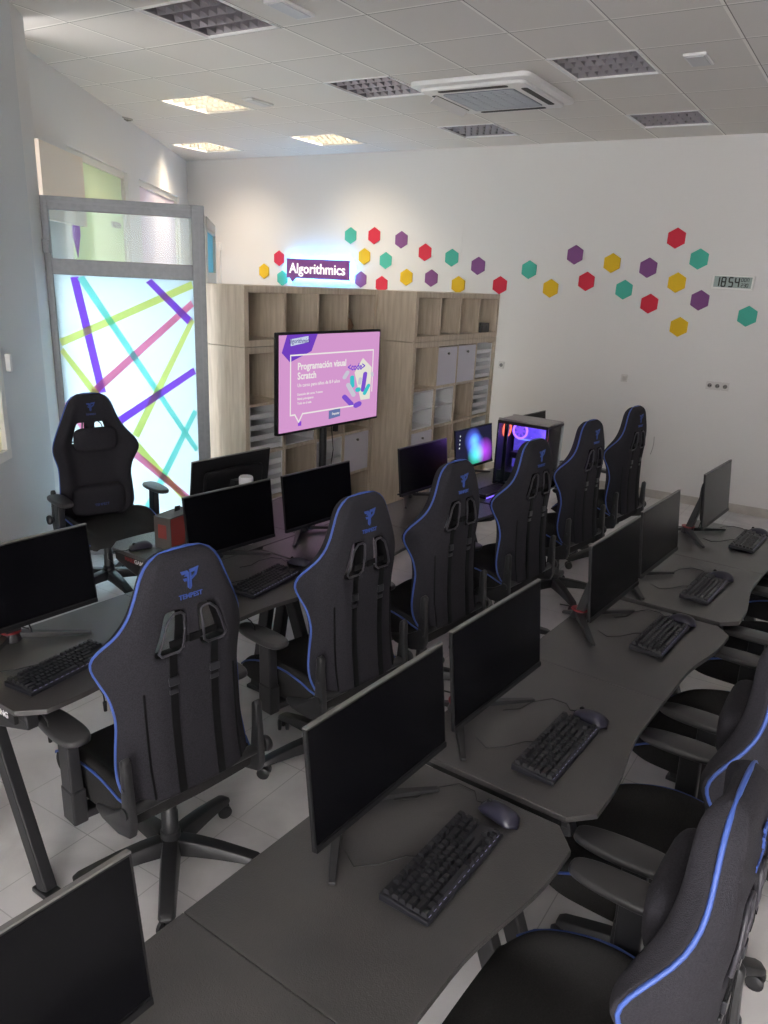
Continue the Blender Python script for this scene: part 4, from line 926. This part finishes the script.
    for sg in (-1, 1):
        # recline bracket
        pl = [(-.200, .39), (-.212, .43), (-.206, .52), (-.198, .60), (-.196, .655), (-.182, .668), (-.166, .655), (-.166, .56), (-.160, .48), (-.11, .448), (.0, .42), (.01, .395), (-.03, .375), (-.13, .370)]
        MB().prism(pl, -.014, .014, frame_M((sg * .250, 0, 0), (0, 1, 0), (0, 0, 1))).build('recline_bracket', M_plastic, t, bevel=.006, smooth='auto')
        MB().lathe([(.008, -.002), (.008, .002)], 10, frame_M((sg * .265, -.182, .56), (0, 1, 0), (0, 0, 1))).build('bolt', M_buckle, t)
        MB().prism([(a * .052 * (1 - .10 * b_), b_ * .135) for a, b_ in [(math.copysign(abs(math.cos(q)) ** .62, math.cos(q)), math.copysign(abs(math.sin(q)) ** .8, math.sin(q))) for q in [2 * PI * k / 28 for k in range(28)]]], .660, .685, Matrix.Translation((sg * .305, .105, 0))).build('armrest_pad', M_pad, t, bevel=.010, seg=3, smooth='auto')
        MB().bar((sg * .305, .07, .655), (sg * .305, .06, .40), .040, .065, None, .045, .07).build('armrest_post', M_plastic, t, bevel=.006)
        MB().bar((sg * .305, .06, .47), (sg * .305, .06, .345), .050, .076).bar((sg * .305, .06, .365), (sg * .12, .04, .368), .06, .030).build('armrest_bracket', M_plastic, t, bevel=.006)
    MB().tube([(-.27, -.182, .475), (.27, -.182, .475)], .020, 10).build('hinge_bar', M_plastic, t, smooth='auto')
    MB().lathe([(.026, -.012), (.030, -.006), (.030, .006), (.026, .012)], 16, frame_M((.288, -.182, .475), (0, 1, 0), (0, 0, 1))).build('recline_knob', M_plastic, t, smooth='auto')
    MB().box((0, .02, .368), (.30, .26, .022)).box((0, 0, .35), (.16, .20, .03)).build('mechanism', M_steel, t, bevel=.004)
    MB().tube([(.06, .03, .352), (.20, .05, .350), (.27, .06, .345)], .006, 8).build('height_lever', M_steel, t, smooth=True)
    MB().lathe([(.035, .13), (.035, .16), (.029, .165), (.029, .24), (.025, .245), (.025, .33), (.020, .34)], 24).build('gas_lift', M_plastic, t, smooth='auto')
    MB().lathe([(.040, .075), (.048, .085), (.046, .125), (.036, .135)], 24).build('base_hub', M_plastic, t, smooth='auto')
    for k in range(5):
        a = R(90 + 72 * k); d = Vector((math.cos(a), math.sin(a), 0)); n = Vector((-d.y, d.x, 0)); b = MB(); st = []
        for r_, zt_, zb_, w in ((.035, .138, .078, .036), (.10, .134, .080, .035), (.18, .122, .078, .033), (.26, .104, .072, .031), (.315, .090, .066, .030), (.335, .080, .066, .022)):
            st += [tuple(d * r_ + n * w + Vector((0, 0, zb_))), tuple(d * r_ - n * w + Vector((0, 0, zb_))), tuple(d * r_ - n * w * .72 + Vector((0, 0, zt_))), tuple(d * r_ + n * w * .72 + Vector((0, 0, zt_)))]
        fs = [(0, 1, 2, 3), (23, 22, 21, 20)]
        for i in range(5):
            for q in range(4): fs.append((i * 4 + q, i * 4 + (q + 1) % 4, (i + 1) * 4 + (q + 1) % 4, (i + 1) * 4 + q))
        b.add(st, fs); leg = b.build('base_leg', M_plastic, t, bevel=.004, smooth='auto')
        c = MB(); cc = d * .318; ax = Vector((math.cos(a + .9), math.sin(a + .9), 0)); fwd = Vector((-ax.y, ax.x, 0))
        for s_ in (-1, 1):
            c.lathe([(.020, -.009), (.0275, -.006), (.0275, .006), (.020, .009)], 16, frame_M(cc + ax * s_ * .018 + Vector((0, 0, .0277)), fwd, (0, 0, 1)))
        c.box(cc + Vector((0, 0, .040)), (.022, .022, .030)); c.tube([cc + Vector((0, 0, .045)), cc + Vector((0, 0, .072))], .009, 8)
        c.build('caster', M_plastic, t, smooth='auto')
    return t
ch = chair_proto()
def add_pillows(o, cr=BK_ if False else None):
    bk = [c for c in o.children if c.name.startswith('backrest')][0]
    p = pillow(.27, .085, .15).build('neck_pillow', M_fabric, bk, loc=(0, .085, .66 * HB), smooth=True)
    p2 = pillow(.35, .10, .20).build('lumbar_pillow', M_fabric, bk, loc=(0, .085, .17 * HB), smooth=True)
    text('lettering', 'TEMPEST', .024, M_logo, frame_M((0, .0515, -.02), (-1, 0, 0), (0, 0, 1)), p2, extrude=.001)
CH = [('nearest gaming chair of the left row, its whole back visible', -.135, -3.20, 170.5), ('second gaming chair of the left row from the front', -.075, -2.315, 171), ('third gaming chair of the left row from the front', -.065, -1.53, 172), ('fourth gaming chair of the left row, before the glowing computer', .005, -.72, 172), ('fifth gaming chair of the left row from the front', .025, .185, 172), ('farthest gaming chair of the left row near the back wall', .065, 1.09, 172)]
CR = [('nearest gaming chair at the bottom right, big blue-piped back', 1.485, -3.44, 177), ('second gaming chair of the right row from the front', 1.475, -2.695, 179), ('third gaming chair of the right row from the front', 1.515, -1.88, 176), ('fourth gaming chair of the right row from the front', 1.54, -1.0, 178), ('farthest gaming chair visible at the right edge', 1.60, -.12, 176)]
spin = [0, 8, 30, -12, 20, 40, 15, 50, 5, 33, 0]
allc = []
for k, (lab, x, y, fa) in enumerate(CH + CR):
    o = ch if k == 0 else copy_tree(ch)
    o.location = (x, y, 0); o.rotation_euler = (0, 0, R(fa - 90)); o['label'] = lab; o['group'] = 'gaming chairs of the left row' if k < 6 else 'gaming chairs of the right row'; allc.append(o)
o = dup(ch, 'gaming chair with neck and lumbar pillows, facing the camera by the door', (-2.425, -1.625, 0), R(-16 - 90)); o.scale = (1.02, 1.02, 1.018); 
if 'group' in o: del o['group']
allc.append(o)
for o in (allc[-1], allc[6], allc[7], allc[8]): add_pillows(o)
